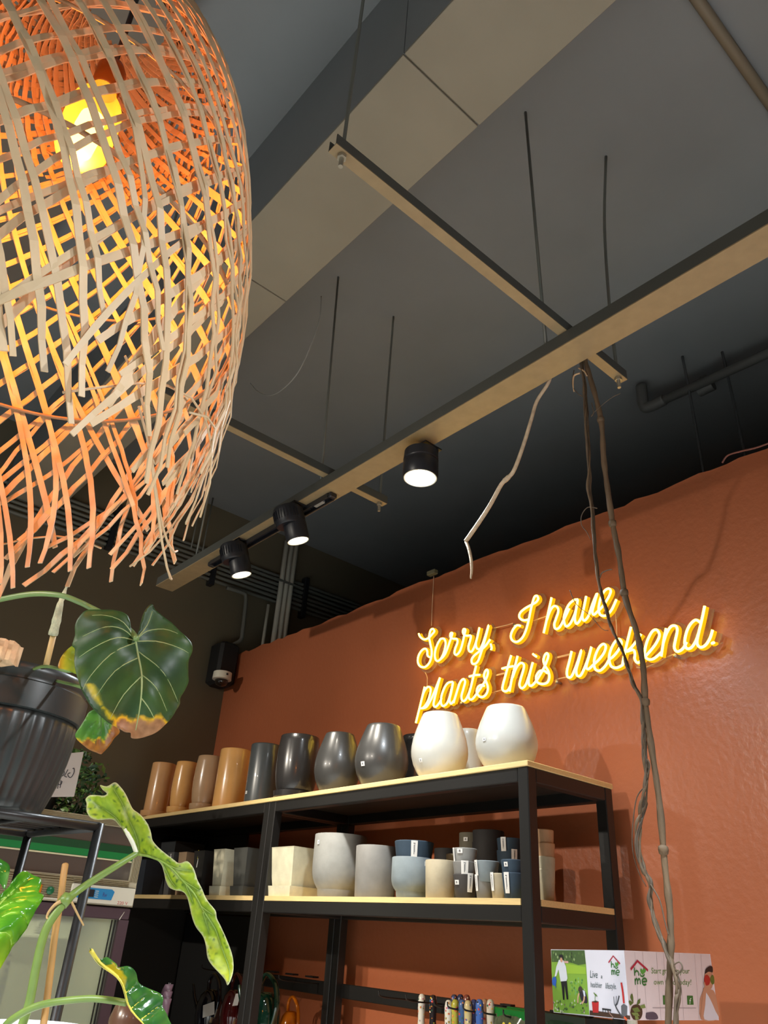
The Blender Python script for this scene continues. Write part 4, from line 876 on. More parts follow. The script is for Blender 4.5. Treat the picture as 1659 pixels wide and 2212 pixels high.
leaf(K2, [(-160, 480), (-60, 500), (0, 530), (55, 572), (50, 640), (32, 712), (18, 722), (0, 690), (-60, 640), (-160, 600)], [[(-60, 570), (0, 600), (40, 610)]], [(-160, 540), (0, 580), (45, 590)], lo_, (EYE-lo_).normalized()+Vector((.2, .2, .5)), lambda p, dv, de: mixc((50, 110, 34), (120, 170, 90), p[0]/60*(p[1] > 620)), gl, MLG, 20, quilt=.003, vr=.0008, vm=mat('vein_bright', (150, 190, 80), .4))
MB().tube(spline([deep(-60, 2300, .85), deep(-70, 2100, .83), deep(-48, 2030, .81)], 6), .005, 8).build('petiole', M_ST, gl, True)
MB().tube(spline([deep(-60, 2300, .85), deep(-80, 2050, .86), deep(-54, 1862, .86)], 6), .004, 8).build('petiole', M_ST, gl, True)
# curled leaf
def ccol(p, dv, de):
    c = mixc((70, 118, 48), (44, 92, 44), .5+.5*nz(p, .04)); s = nz((p[0]+40, p[1]*.9), .013)
    c = mixc(c, (206, 160, 24), (s-.45)*3 if p[0] > 900 else 0)
    if p[0] < 790 and p[1] > 1200 and (p[0]-690)*1.25+1195 < p[1]+30: c = mixc(c, (200, 168, 30), .8)
    return c
lo_ = deep(290, 2140, .86)
leaf(K2, [(562, 1100), (585, 1112), (610, 1148), (645, 1158), (690, 1146), (735, 1200), (744, 1224), (800, 1226), (852, 1262), (882, 1315), (950, 1362), (1005, 1420), (1010, 1490), (1050, 1545), (1085, 1620), (940, 1620), (880, 1530), (830, 1450), (790, 1380), (745, 1300), (700, 1240), (640, 1185), (590, 1135)], [[(800, 1380), (860, 1330)], [(850, 1470), (930, 1400)], [(900, 1550), (990, 1480)]], [(575, 1110), (680, 1205), (760, 1310), (830, 1440), (920, 1600)], lo_, (EYE-lo_).normalized()+Vector((.3, -.2, .3)), ccol, vp_, MLG, 13, quilt=.004, cup=.08, bend=lambda p: .006*math.sin(p[0]*.018+p[1]*.01), vr=.0009, vm=mat('vein_yellow', (190, 176, 60), .5), midr=.0024, name='curled_leaf')
wp = thing('white_pot', 'white bowl-shaped pot rim at the bottom left edge', 'pot', tuple(deep(55, 2330, .95)))
c_ = deep(45, 2225, .95); MB().lathe([(.06, -.14), (.085, -.02), (.092, 0), (.088, .003), (.082, -.02), (.05, -.05), (.002, -.05)], c_, 40).build('body', mat('white_ceramic', (230, 232, 230), .25), wp, True, auto=40)

# ================================================================== DISPLAY FRIDGE
fx0, fx1, fy = .60, 1.525, 3.30
Z = lambda z: CAMZ+z
fr = thing('display_fridge', 'glass door display fridge with cream ribbed header and green band, left of the shelves', 'fridge', ((fx0+fx1)/2, 3.6, 0))
M_CRM = mat('cream_trim', (206, 198, 172), .4); M_MAR = mat('aubergine_frame', (84, 66, 74), .38); M_LIN = mat('fridge_liner', (196, 194, 170), .45)
M_GL = clear('fridge_glass', (222, 226, 214), .72, .03)
b = MB().box((fx0, fy+.52, 0), (fx1, fy+.55, Z(.362))).box((fx0, fy+.03, 0), (fx0+.03, fy+.52, Z(.362))).box((fx1-.03, fy+.03, 0), (fx1, fy+.52, Z(.362))).box((fx0+.03, fy+.03, Z(.05)), (fx1-.03, fy+.52, Z(.362))).box((fx0+.03, fy+.03, 0), (fx1-.03, fy+.52, .25))
b.build('cabinet', mat('fridge_side', (60, 50, 54), .5), fr)
MB().box((fx0+.031, fy+.5, .26), (fx1-.031, fy+.515, Z(.045))).box((fx0+.031, fy+.05, .26), (fx0+.04, fy+.5, Z(.045))).box((fx1-.04, fy+.05, .26), (fx1-.031, fy+.5, Z(.045))).build('liner', M_LIN, fr)
for zz in (Z(-.45), Z(-.85)): box((fx0+.045, fy+.08, zz), (fx1-.045, fy+.48, zz+.012), .003).build('inner_shelf', M_GREYC, fr)
ev = box((fx0+.08, fy+.30, Z(-.075)), (fx1-.075, fy+.49, Z(-.012)), .006).build('cooling_box', M_WHITE, fr)
box((1.28, fy+.292, Z(-.06)), (1.36, fy+.301, Z(-.02)), .002).build('fan_grille', mat('dark_grille', (70, 66, 58), .6), ev)
for k in range(6): box((1.262+.003*k, fy+.29, Z(-.055+.006*k)), (1.37-.004*k, fy+.2925, Z(-.053+.006*k))).build('grille_bar', M_GREYC, ev)
tp = box((1.10, fy+.049, Z(-.36)), (1.125, fy+.052, Z(-.115))).build('thermometer_strip', mat('pale_strip', (168, 164, 138), .5), fr)
for k in range(9): box((1.106, fy+.0475, Z(-.135-.025*k)), (1.119, fy+.049, Z(-.127-.025*k+.004*(k % 2)))).build('mark', M_BLACKP, tp)
hd = MB()
hd.box((fx1-.036, fy-.01, Z(.13)), (fx1, fy+.03, Z(.372))).box((fx0, fy-.01, Z(.13)), (fx0+.036, fy+.03, Z(.372))).box((fx0+.036, fy-.01, Z(.345)), (fx1-.036, fy+.03, Z(.372))).box((fx0, fy-.012, Z(.055)), (fx1, fy+.03, Z(.13)))
hd.box((fx0+.036, fy-.008, Z(.13)), (fx1-.036, fy+.03, Z(.15)))
hdr = hd.build('header_frame', M_CRM, fr)
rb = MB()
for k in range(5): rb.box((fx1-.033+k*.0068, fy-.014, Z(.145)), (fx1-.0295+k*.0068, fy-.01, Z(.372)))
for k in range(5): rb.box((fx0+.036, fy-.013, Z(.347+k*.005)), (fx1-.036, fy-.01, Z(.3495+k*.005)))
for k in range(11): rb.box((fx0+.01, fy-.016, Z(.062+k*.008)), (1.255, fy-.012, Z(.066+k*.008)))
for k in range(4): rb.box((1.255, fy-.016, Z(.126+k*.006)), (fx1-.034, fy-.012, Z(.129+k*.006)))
tag(rb.build('trim_ribs', mat('rib_tan', (150, 138, 108), .5), hdr), kind='stuff')  # ribs in a darker tan than the cream frame
box((fx0+.036, fy+.0, Z(.15)), (fx1-.036, fy+.006, Z(.345))).build('header_glass', mat('smoked_panel', (92, 84, 78), .08, coat=.6), fr)
for z0, z1, c, n in ((.249, .278, (6, 70, 34), 'green_band_dark'), (.224, .249, (8, 128, 60), 'green_band_light'), (.217, .2225, (226, 220, 180), 'cream_line')):
    box((fx0+.038, fy-.004, Z(z0)), (fx1-.038, fy-.0005, Z(z1))).build('header_band', mat(n, c, .45), fr)
cpn = box((1.255, fy-.022, Z(.057)), (fx1-.002, fy-.0125, Z(.124)), .004).build('control_panel', M_WHITE, fr)
def prism(pts, yb_, yt, nm, m, par): return MB().slab([(a, yb_, z) for a, z in pts], (0, -1, 0), yt).build(nm, m, par)
prism([(1.282, Z(.074)), (1.276, Z(.104)), (1.281, Z(.112)), (1.42, Z(.112)), (1.432, Z(.104)), (1.424, Z(.074))], fy-.022, .002, 'blue_label', mat('control_blue', (44, 138, 196), .4), cpn)
box((1.308, fy-.0262, Z(.080)), (1.348, fy-.0242, Z(.106))).build('display', M_BLACKP, cpn)
for k in range(4): box((1.352, fy-.0252, Z(.080+.007*k)), (1.366, fy-.0242, Z(.082+.007*k))).build('print_line', M_WHITE, cpn)
for k, (xx, zz) in enumerate(((1.288, .098), (1.294, .084), (1.297, .104))): box((xx, fy-.0252, Z(zz)), (xx+.007, fy-.0242, Z(zz+.006))).build('button_mark', mat('mint', (130, 210, 180), .5), cpn)
def text3(s, p, ux, uz, n, m, nm, par, size=1, xs=1, shear=0):
    v, f = textmesh(s, 1, shear, xs); p, ux, uz, n = Vector(p), Vector(ux), Vector(uz), Vector(n)
    return MB().add([p+ux*a+uz*b+n for a, b in v], f).build(nm, m, par)
text3('Rw', (1.384, fy-.0246, Z(.084)), (.020, 0, 0), (0, 0, .022), (0, 0, 0), mat('label_purple', (70, 60, 130), .5), 'print', cpn, xs=.7)
text3('220 V', (1.452, fy-.0226, Z(.062)), (.024, 0, 0), (0, 0, .016), (0, 0, 0), mat('print_red', (190, 70, 70), .5), 'voltage_print', cpn, xs=.8)
box((1.115, fy-.03, Z(.068)), (1.14, fy-.016, Z(.108)), .003).build('orange_switch', mat('switch_amber', (216, 130, 30), .3), fr)
MB().lathe([(.014, 0), (.014, .006), (.008, .010), (.001, .011)], (1.176, fy-.016, Z(.09)), 20, (0, -1, 0)).build('green_button', mat('button_green', (24, 112, 72), .3), fr, True, auto=40)
box((1.105, fy-.019, Z(.060)), (1.21, fy-.016, Z(.066))).build('switch_plate', M_WHITE, fr)
dr = MB()
dr.box((fx0+.005, fy-.012, Z(.008)), (fx1-.003, fy+.028, Z(.05)), .004).box((fx1-.045, fy-.012, .26), (fx1-.003, fy+.028, Z(.008))).box((fx0+.005, fy-.012, .26), (fx0+.045, fy+.028, Z(.008))).box((fx0+.005, fy-.012, .2), (fx1-.003, fy+.028, .26))
dof = dr.build('door_frame', M_MAR, fr)
box((fx0+.045, fy+.006, .26), (fx1-.045, fy+.012, Z(.008))).build('door_glass', M_GL, dof)
for xx in (fx1-.056, fx1-.07): box((xx, fy-.002, .26), (xx+.004, fy+.004, Z(.006))).build('glazing_strip', mat('gasket', (186, 186, 160) if xx < fx1-.06 else (30, 28, 28), .5), dof)
MB().tube([(fx1-.025, fy-.010, Z(.045)), (fx1-.045, fy-.0128, Z(.008))], .0016, 6).build('mitre_joint', M_WHITE, dof)
fl = bpy.data.lights.new('fridge_fill_light', 'AREA'); fl.shape = 'RECTANGLE'; fl.size = .6; fl.size_y = .03; fl.energy = 2.2; fl.color = (1, .97, .82)  # unseen fill light added to brighten the fridge interior
fo = bpy.data.objects.new('fridge_fill_light', fl); COL.objects.link(fo); fo.parent = fr; fo.location = (0, -.20, Z(.035))
# fern and paper tag on the fridge
fp = thing('bushy_fern', 'dark bushy fern in the shade on top of the fridge', 'plant', (1.12, 3.5, Z(.372)))
MB().lathe([(.05, 0), (.07, .09), (.073, .092), (.064, .09), (.05, .07), (.002, .07)], (1.12, 3.5, Z(.3722)), 24).build('pot', M_BLACKP, fp, True, auto=40)
fb = MB(); fb.c = []
for k in range(520):
    px = random.gauss(172, 34); py = random.uniform(1618, 1768)
    if abs(px-172) > 62 or (py < 1650 and px > 196): continue
    c_ = ony(px, py, random.uniform(3.36, 3.62)); 
    if c_.z < Z(.375): c_.z = Z(.378+random.random()*.03)
    d = Vector((random.uniform(-1, 1), random.uniform(-1, .4), random.uniform(-.6, .9))).normalized(); sd = d.cross(Vector((random.uniform(-1, 1), random.uniform(-1, 1), random.uniform(-1, 1)))).normalized(); nn = d.cross(sd)
    l, w_ = random.uniform(.018, .05), random.uniform(.004, .014)
    v = [c_-d*l/2, c_+sd*w_, c_+nn*.003, c_-sd*w_, c_+d*l/2]; fb.add(v, [(0, 1, 2), (0, 2, 3), (1, 4, 2), (2, 4, 3)])
    col = lin(*random.choice([(42, 74, 40), (34, 60, 38), (60, 96, 44), (88, 120, 54), (50, 84, 58)])); fb.c += [col]*5
tag(fb.build('foliage', leafmat('fern', .2, .5, .1), fp), kind='stuff')
for k in range(16):
    a = random.uniform(0, 2*PI); MB().tube(spline([(1.12, 3.5, Z(.45)), (1.12+.05*math.cos(a), 3.5+.05*math.sin(a), Z(.52)), (1.12+.11*math.cos(a), 3.5+.09*math.sin(a), Z(.50+.1*random.random()))], 4), .0016, 5).build('frond_stem', mat('frond', (70, 110, 56), .5), fp, True)
py_ = 3.18
pc = [ony(a, b, py_) for a, b in ((152, 1627), (181, 1624), (160, 1721), (86, 1722), (96, 1628))]
pg = thing('paper_tag', 'paper price tag seen from behind with mirrored handwriting, right of the planter', 'tag', tuple(pc[2]))
MB().slab(pc, (0, 1, 0), .0008).build('sheet', mat('tag_paper', (206, 198, 194), .7, trans=.2), pg)
KT = lambda p: ony(p[0]/5.53, 1380+p[1]/5.53, py_-.0006)
for st2 in ([(868, 1552), (884, 1545), (886, 1590), (862, 1640), (838, 1658), (816, 1640), (812, 1612), (840, 1600)], [(812, 1562), (790, 1600), (772, 1640), (800, 1652)], [(762, 1560), (768, 1600), (752, 1636), (732, 1630)], [(728, 1690), (722, 1760), (716, 1780)], [(742, 1700), (728, 1740), (690, 1735)], [(706, 1690), (696, 1740), (688, 1790)], [(668, 1760), (666, 1786)]):
    MB().tube(spline([KT(p) for p in st2], 4), .0016, 5).build('handwriting', mat('pen_ink', (50, 48, 56), .6), pg)
MB().tube([(1.2, 3.30, Z(.371)), (1.19, 3.25, Z(.40)), (1.16, 3.1822, Z(.43))], .002, 6).build('clip_wire', M_BLACK, pg)

# ================================================================== PRINTED DISPLAY BOX
Ct = EYE+ray(1348, 2053)*1.80; Lt = EYE+ray(1190, 2050.7)*1.93; Rt = EYE+ray(1534, 2061)*2.03
def down(p, py): return Vector((p.x, p.y, solve_z(py, p.x, p.y)))
Cb, Lb, Rb = down(Ct, 2204), down(Lt, 2187), down(Rt, 2204)
Qt, Qb = Lt+Rt-Ct, Lb+Rb-Cb
db = thing('display_box', 'printed cardboard header box reading Live a healthier lifestyle, in front of the shelf corner', 'box', (Ct.x, Ct.y, 0))
M_CARD = mat('white_card', (224, 224, 238), .5); M_CARD2 = mat('wood_print_card', (222, 206, 206), .55)
nL = (Lt-Ct).cross(Vector((0, 0, 1))).normalized(); nL = nL if nL.dot(EYE-Ct) > 0 else -nL
nR = (Rt-Ct).cross(Vector((0, 0, 1))).normalized(); nR = nR if nR.dot(EYE-Ct) > 0 else -nR
pL = MB().slab([Ct, Lt, Lb, Cb], -nL, .003).build('left_panel', M_CARD, db)
pR = MB().slab([Ct, Rt, Rb, Cb], -nR, .003).build('right_panel', M_CARD2, db)
MB().slab([Lt, Qt, Qb, Lb], (nR), .003).build('rear_panel', M_CARD, db); MB().slab([Rt, Qt, Qb, Rb], (nL), .003).build('rear_panel', M_CARD, db)
MB().slab([Ct-nL*.004-nR*.004, Lt, Qt, Rt], (0, 0, -1), .003).build('lid', M_CARD, db)
pm = (Ct+Qt)*.5; pm = Ct.lerp(Qt, .12)
MB().tube([(pm.x, pm.y, 0), (pm.x, pm.y, Cb.z+.01)], .012, 12).build('stand_pole', M_WHITE, db, True, auto=40)
MB().lathe([(.16, 0), (.16, .012), (.03, .02), (.012, .03)], (pm.x, pm.y, 0), 28).build('foot', M_WHITE, db, True, auto=40)
CL = lambda p: (1190+p[0]*.11453, 2040+p[1]*.11453)
CRR = lambda p: (1160+p[0]*.3008, 1980+p[1]*.3008)
LAYER = [0]
def pr_poly(fn, pts, rgb, nm, side, lay=1, smooth=True):
    P0, n, par = (Ct, nL, pL) if side == 'L' else (Ct, nR, pR)
    pts = sp2(pts+[pts[0]], 3)[:-1] if smooth and len(pts) > 4 else pts
    return MB().slab([onpl(*fn(p), P0, n)+n*(.0003*lay) for p in pts], n, .0002).build(nm, mat('ink_%d_%d_%d' % rgb, rgb, .5), par)
def pr_line(fn, pts, wd, rgb, nm, side, lay=2, sm=True):
    P0, n, par = (Ct, nL, pL) if side == 'L' else (Ct, nR, pR)
    P = [onpl(*fn(p), P0, n)+n*(.0003*lay) for p in pts]; P = spline(P, 4) if sm and len(P) > 2 else P
    L, R_ = [], []
    for i, p in enumerate(P):
        t = (P[min(i+1, len(P)-1)]-P[max(i-1, 0)]).normalized(); s = t.cross(n)*wd/2; L.append(p+s); R_.append(p-s)
    k = len(P); mb = MB().add(L+R_+[q+n*.0002 for q in L+R_], [(2*k+i, 2*k+i+1, 3*k+i+1, 3*k+i) for i in range(k-1)])
    return mb.build(nm, mat('ink_%d_%d_%d' % rgb, rgb, .5), par)
def pr_text(s, fn, o, ux, uy, rgb, nm, side, xs=1, shear=0, lay=2):
    P0, n, par = (Ct, nL, pL) if side == 'L' else (Ct, nR, pR)
    v, f = textmesh(s, 1, shear, xs)
    return MB().add([onpl(*fn((o[0]+ux[0]*a+uy[0]*b, o[1]+ux[1]*a+uy[1]*b)), P0, n)+n*(.0003*lay) for a, b in v], f).build(nm, mat('ink_%d_%d_%d' % rgb, rgb, .5), par)
ph = [(8, 108), (635, 112), (665, 400), (690, 760), (728, 1330), (60, 1275), (35, 900), (15, 500)]
pr_poly(CL, ph, (128, 172, 62), 'garden_photo', 'L', 1, False)
pr_poly(CL, [(8, 108), (635, 112), (658, 370), (520, 390), (400, 350), (270, 330), (20, 330)], (70, 96, 52), 'photo_trees', 'L', 2, False)
pr_poly(CL, [(280, 360), (655, 430), (668, 560), (300, 550)], (150, 190, 60), 'photo_field', 'L', 2, False)
pr_poly(CL, [(240, 310), (330, 315), (335, 355), (245, 350)], (214, 170, 160), 'photo_house', 'L', 3, False)
for k in range(46):
    a, b = random.uniform(50, 690), random.uniform(1060, 1290); 
    if b < 1275+.03*a: pr_poly(CL, [(a, b-random.uniform(15, 45)), (a+random.uniform(8, 26), b), (a, b+random.uniform(6, 30)), (a-random.uniform(8, 22), b)], random.choice([(188, 206, 160), (96, 140, 70), (70, 92, 58), (206, 214, 196), (120, 112, 90)]), 'photo_leaf', 'L', 3, False)
for k in range(30):
    a, b = random.uniform(330, 640), random.uniform(580, 960); pr_poly(CL, [(a, b-30), (a+18, b), (a, b+26), (a-16, b)], random.choice([(120, 176, 96), (84, 140, 66), (150, 190, 120), (104, 160, 50)]), 'photo_leaf', 'L', 2, False)
for k in range(24):
    a, b = random.uniform(30, 620), random.uniform(130, 320); pr_poly(CL, [(a, b-34), (a+16, b), (a+4, b+34), (a-16, b)], random.choice([(110, 140, 80), (50, 70, 40), (150, 172, 120), (84, 118, 60)]), 'photo_leaf', 'L', 3, False)
pr_poly(CL, [(195, 700), (305, 690), (335, 1040), (305, 1040), (262, 760), (262, 1050), (235, 1045), (215, 850)], (26, 26, 28), 'photo_trousers', 'L', 4, False)
pr_poly(CL, [(160, 290), (240, 300), (290, 420), (320, 640), (300, 690), (190, 700), (150, 470), (110, 600), (78, 610), (110, 420)], (214, 220, 232), 'photo_shirt', 'L', 5, False)
pr_poly(CL, [(185, 230), (215, 225), (235, 270), (215, 340), (185, 310)], (206, 158, 130), 'photo_face', 'L', 6); pr_poly(CL, [(165, 240), (180, 195), (225, 200), (245, 260), (235, 300), (212, 250), (180, 255)], (34, 32, 36), 'photo_hair', 'L', 7)
pr_poly(CL, [(40, 630), (90, 610), (112, 680), (100, 770), (110, 830), (80, 780), (45, 770), (30, 700)], (44, 96, 190), 'photo_can', 'L', 6)
pr_poly(CL, [(540, 870), (600, 850), (650, 890), (690, 1000), (690, 1110), (600, 1080), (560, 1000)], (44, 40, 52), 'photo_dress', 'L', 5); pr_poly(CL, [(605, 860), (650, 880), (660, 980), (630, 980)], (206, 216, 234), 'photo_sleeve', 'L', 6, False)
pr_poly(CL, [(525, 880), (530, 820), (565, 790), (600, 830), (600, 880), (560, 900)], (62, 54, 50), 'photo_hair', 'L', 7); pr_line(CL, [(540, 920), (520, 1000), (515, 1100)], .0032, (214, 172, 144), 'photo_arm', 'L', 6); pr_line(CL, [(640, 980), (630, 1060), (590, 1120)], .0036, (214, 172, 144), 'photo_arm', 'L', 7)
INK = (52, 78, 78)
pr_text('Live', CL, (735, 628), (118, 6), (6, -200), INK, 'slogan_print', 'L', xs=.78); pr_text('a', CL, (942, 640), (80, 4), (4, -112), INK, 'slogan_print', 'L')
pr_text('healthier', CL, (748, 806), (80, 6), (5, -150), INK, 'slogan_print', 'L', xs=.76); pr_text('lifestyle.', CL, (1028, 832), (84, 5), (5, -156), INK, 'slogan_print', 'L', xs=.78)
def home(fn, side, X, w, lw):
    G = (52, 112, 54)
    pr_line(fn, [X(0, .36), X(.41, 0), X(1, .40)], lw*1.35, (168, 36, 58), 'logo_roof', side, 3, False)
    pr_line(fn, [X(.22, .27), X(.23, .62)], lw, G, 'logo_h', side); pr_line(fn, [X(.23, .50), X(.32, .42), X(.44, .46), X(.46, .62)], lw, G, 'logo_h', side)
    pr_poly(fn, [X(.66, .58), X(.56, .44), X(.57, .34), X(.64, .33), X(.69, .39), X(.76, .31), X(.86, .35), X(.86, .45), X(.76, .52)], (84, 150, 62), 'logo_heart', side, 3)
    pr_line(fn, [X(.54, .52), X(.58, .62), X(.70, .64), X(.80, .56)], lw*.9, G, 'logo_smile', side, 2)
    pr_line(fn, [X(.24, .74), X(.25, 1.0)], lw, G, 'logo_m', side); pr_line(fn, [X(.25, .84), X(.31, .75), X(.38, .80), X(.39, .98)], lw, G, 'logo_m', side); pr_line(fn, [X(.39, .84), X(.46, .75), X(.53, .80), X(.54, .98)], lw, G, 'logo_m', side)
    pr_line(fn, [X(.66, .87), X(.90, .85), X(.88, .76), X(.76, .73), X(.66, .80), X(.66, .92), X(.74, 1.0), X(.88, .97)], lw, G, 'logo_e', side)
home(CL, 'L', lambda u, v: (1090+215*u+8*v, 215+360*v+10*u), 1, .0023)
pr_poly(CL, [(735, 1245), (900, 1260), (1180, 1300), (1495, 1345), (1497, 1420), (735, 1335)], (74, 52, 40), 'soil_print', 'L', 1, False)
pr_poly(CL, [(775, 1085), (905, 1080), (900, 1290), (795, 1285)], (190, 40, 44), 'red_pot_print', 'L', 2, False); pr_poly(CL, [(770, 1080), (850, 1062), (908, 1080), (850, 1100)], (70, 40, 34), 'red_pot_soil', 'L', 3)
pr_line(CL, [(838, 1075), (836, 1010), (842, 960)], .0012, (90, 140, 60), 'seedling_print', 'L', 3); pr_poly(CL, [(842, 970), (815, 930), (812, 905), (838, 930), (860, 945), (882, 985)], (96, 128, 62), 'seedling_print', 'L', 3)
pr_line(CL, [(1332, 720), (1360, 900), (1382, 1110)], .0046, (196, 44, 44), 'trowel_handle_print', 'L', 3); pr_poly(CL, [(1328, 1160), (1375, 1120), (1445, 1165), (1440, 1330), (1385, 1370), (1335, 1330)], (96, 98, 104), 'trowel_print', 'L', 3, False)
pr_line(CL, [(1190, 985), (1200, 1120), (1225, 1165)], .0013, (70, 72, 78), 'fork_print', 'L', 3); pr_line(CL, [(1240, 975), (1230, 1165)], .0013, (70, 72, 78), 'fork_print', 'L', 3); pr_line(CL, [(1292, 970), (1255, 1120), (1225, 1165), (1320, 1330), (1400, 1400)], .003, (70, 72, 78), 'fork_print', 'L', 3)
pr_line(CL, [(972, 1218), (1140, 1240)], .0034, (40, 42, 46), 'rake_print', 'L', 3, False)
for k in range(4): pr_line(CL, [(985+k*48, 1222+k*6), (985+k*48, 1285+k*6)], .0014, (40, 42, 46), 'rake_print', 'L', 3, False)
pr_line(CL, [(1070, 1245), (1190, 1395)], .0024, (150, 120, 110), 'handle_print', 'L', 3, False); pr_line(CL, [(1385, 1370), (1440, 1425)], .005, (214, 90, 50), 'handle_print', 'L', 4, False)
for k, xx in enumerate((700, 757, 856, 906, 1020, 1130, 1175)): pr_line(CRR, [(xx, 250+.04*(xx-625)), (xx+34, 742)], .0007, (150, 136, 136), 'plank_line', 'R', 1, False)
home(CRR, 'R', lambda u, v: (668+124*u+6*v, 318+172*v), 1, .0040)
GT = (92, 132, 54)
pr_text('Start growing your', CRR, (818, 408), (42, .2), (2, -58), GT, 'slogan_print', 'R', xs=.86); pr_text('own food today!', CRR, (836, 488), (44, .4), (2, -58), GT, 'slogan_print', 'R', xs=.92)
pr_poly(CRR, [(1076, 568), (1117, 568), (1123, 633), (1079, 633)], (58, 112, 50), 'social_icon', 'R', 2, False); pr_text('f', CRR, (1090, 628), (44, 0), (3, -62), (232, 236, 230), 'social_letter', 'R', lay=4)
pr_poly(CRR, [(902, 566), (942, 566), (945, 632), (905, 632)], (58, 112, 50), 'social_icon', 'R', 2, False)
pr_line(CRR, [(828, 655), (1140, 657)], .0011, (150, 142, 146), 'address_line', 'R', 2, False)
pr_poly(CRR, [(668, 690), (680, 645), (715, 630), (748, 650), (755, 700), (735, 738), (690, 738)], (70, 52, 36), 'root_ball_print', 'R', 2)
for l_ in ([(690, 620), (676, 600), (668, 575), (680, 552), (688, 580)], [(712, 640), (722, 600), (740, 588), (738, 620)], [(735, 640), (770, 628), (778, 655), (745, 660)], [(680, 660), (720, 650), (740, 680), (700, 690)], [(675, 690), (720, 690), (735, 715), (690, 710)], [(700, 715), (715, 700), (730, 735), (705, 742)], [(668, 640), (655, 610), (664, 600), (690, 620)]): pr_poly(CRR, l_, random.choice([(104, 124, 62), (84, 104, 48), (120, 138, 76)]), 'leaf_print', 'R', 3)
pr_poly(CRR, [(782, 690), (830, 684), (858, 700), (864, 736), (785, 736)], (84, 74, 86), 'stone_print', 'R', 2)
SK = (196, 142, 112)
pr_poly(CRR, [(1168, 590), (1185, 545), (1205, 500), (1240, 520), (1272, 540), (1292, 620), (1300, 735), (1175, 738)], SK, 'woman_print', 'R', 2); pr_poly(CRR, [(1212, 545), (1240, 590), (1280, 680), (1300, 735), (1200, 738), (1205, 640)], (216, 212, 220), 'top_print', 'R', 3)
pr_poly(CRR, [(1200, 420), (1210, 380), (1235, 357), (1256, 362), (1258, 420), (1262, 480), (1245, 520), (1215, 510)], SK, 'face_print', 'R', 3); pr_poly(CRR, [(1203, 412), (1208, 378), (1235, 356), (1256, 360), (1258, 400), (1230, 395)], (30, 26, 28), 'hair_print', 'R', 4)
pr_poly(CRR, [(1196, 455), (1202, 425), (1222, 420), (1240, 450), (1232, 488), (1205, 492)], (176, 44, 36), 'tomato_print', 'R', 5); pr_poly(CRR, [(1240, 440), (1252, 420), (1264, 425), (1270, 470), (1258, 488), (1244, 470)], (96, 112, 42), 'apple_print', 'R', 5)
pr_line(CRR, [(1195, 470), (1205, 500), (1222, 510)], .006, SK, 'hand_print', 'R', 6); pr_line(CRR, [(1180, 735), (1188, 640), (1200, 520)], .012, SK, 'arm_print', 'R', 4)

# ================================================================== HOOKED GOODS UNDER THE SHELVES
HX = 2.36; M_VC = leafmat('flower_print', 0, .3, .02)
GRP = 'flower-handled tools on the hook bar'
F5 = lambda p: (860+p[0]*.22905, 2060+p[1]*.22905)
tools = [((225, 378), 'white flower-print tool handle, leftmost on the hook bar', (226, 222, 212), HX), ((332, 388), 'black flower-print tool handle beside the leftmost white one', (34, 28, 32), HX), ((476, 436), 'white flower-print tool handle in front of the colourful cluster', (226, 224, 214), HX-.06),
 ((530, 384), 'dark blue and white flower-print handle at the back left of the cluster', (60, 64, 90), HX), ((588, 382), 'navy flower-print handle at the back of the cluster', (40, 48, 84), HX), ((648, 386), 'reddish flower-print handle at the back right of the cluster', (130, 70, 60), HX),
 ((540, 430), 'yellow-green flower-print handle in the cluster, next to the front white one', (180, 176, 70), HX-.045), ((606, 432), 'blue scroll flower-print handle in the middle of the cluster', (64, 96, 150), HX-.045), ((660, 438), 'cream and yellow flower-print handle in the cluster', (206, 190, 140), HX-.045),
 ((716, 430), 'navy flower-print handle with white petals right of the cluster middle', (50, 60, 110), HX-.02), ((768, 428), 'blue handle with big yellow flowers at the right of the cluster', (70, 110, 190), HX-.045), ((818, 426), 'tan flower-print handle half hidden near the right end of the cluster', (170, 130, 100), HX), ((870, 428), 'white rose-print handle at the right end of the cluster', (214, 206, 190), HX-.04)]
PALS = [(200, 50, 40), (230, 180, 40), (40, 90, 60), (60, 90, 170), (220, 110, 60), (210, 90, 120), (240, 236, 224), (30, 30, 36)]
hooks_y = []
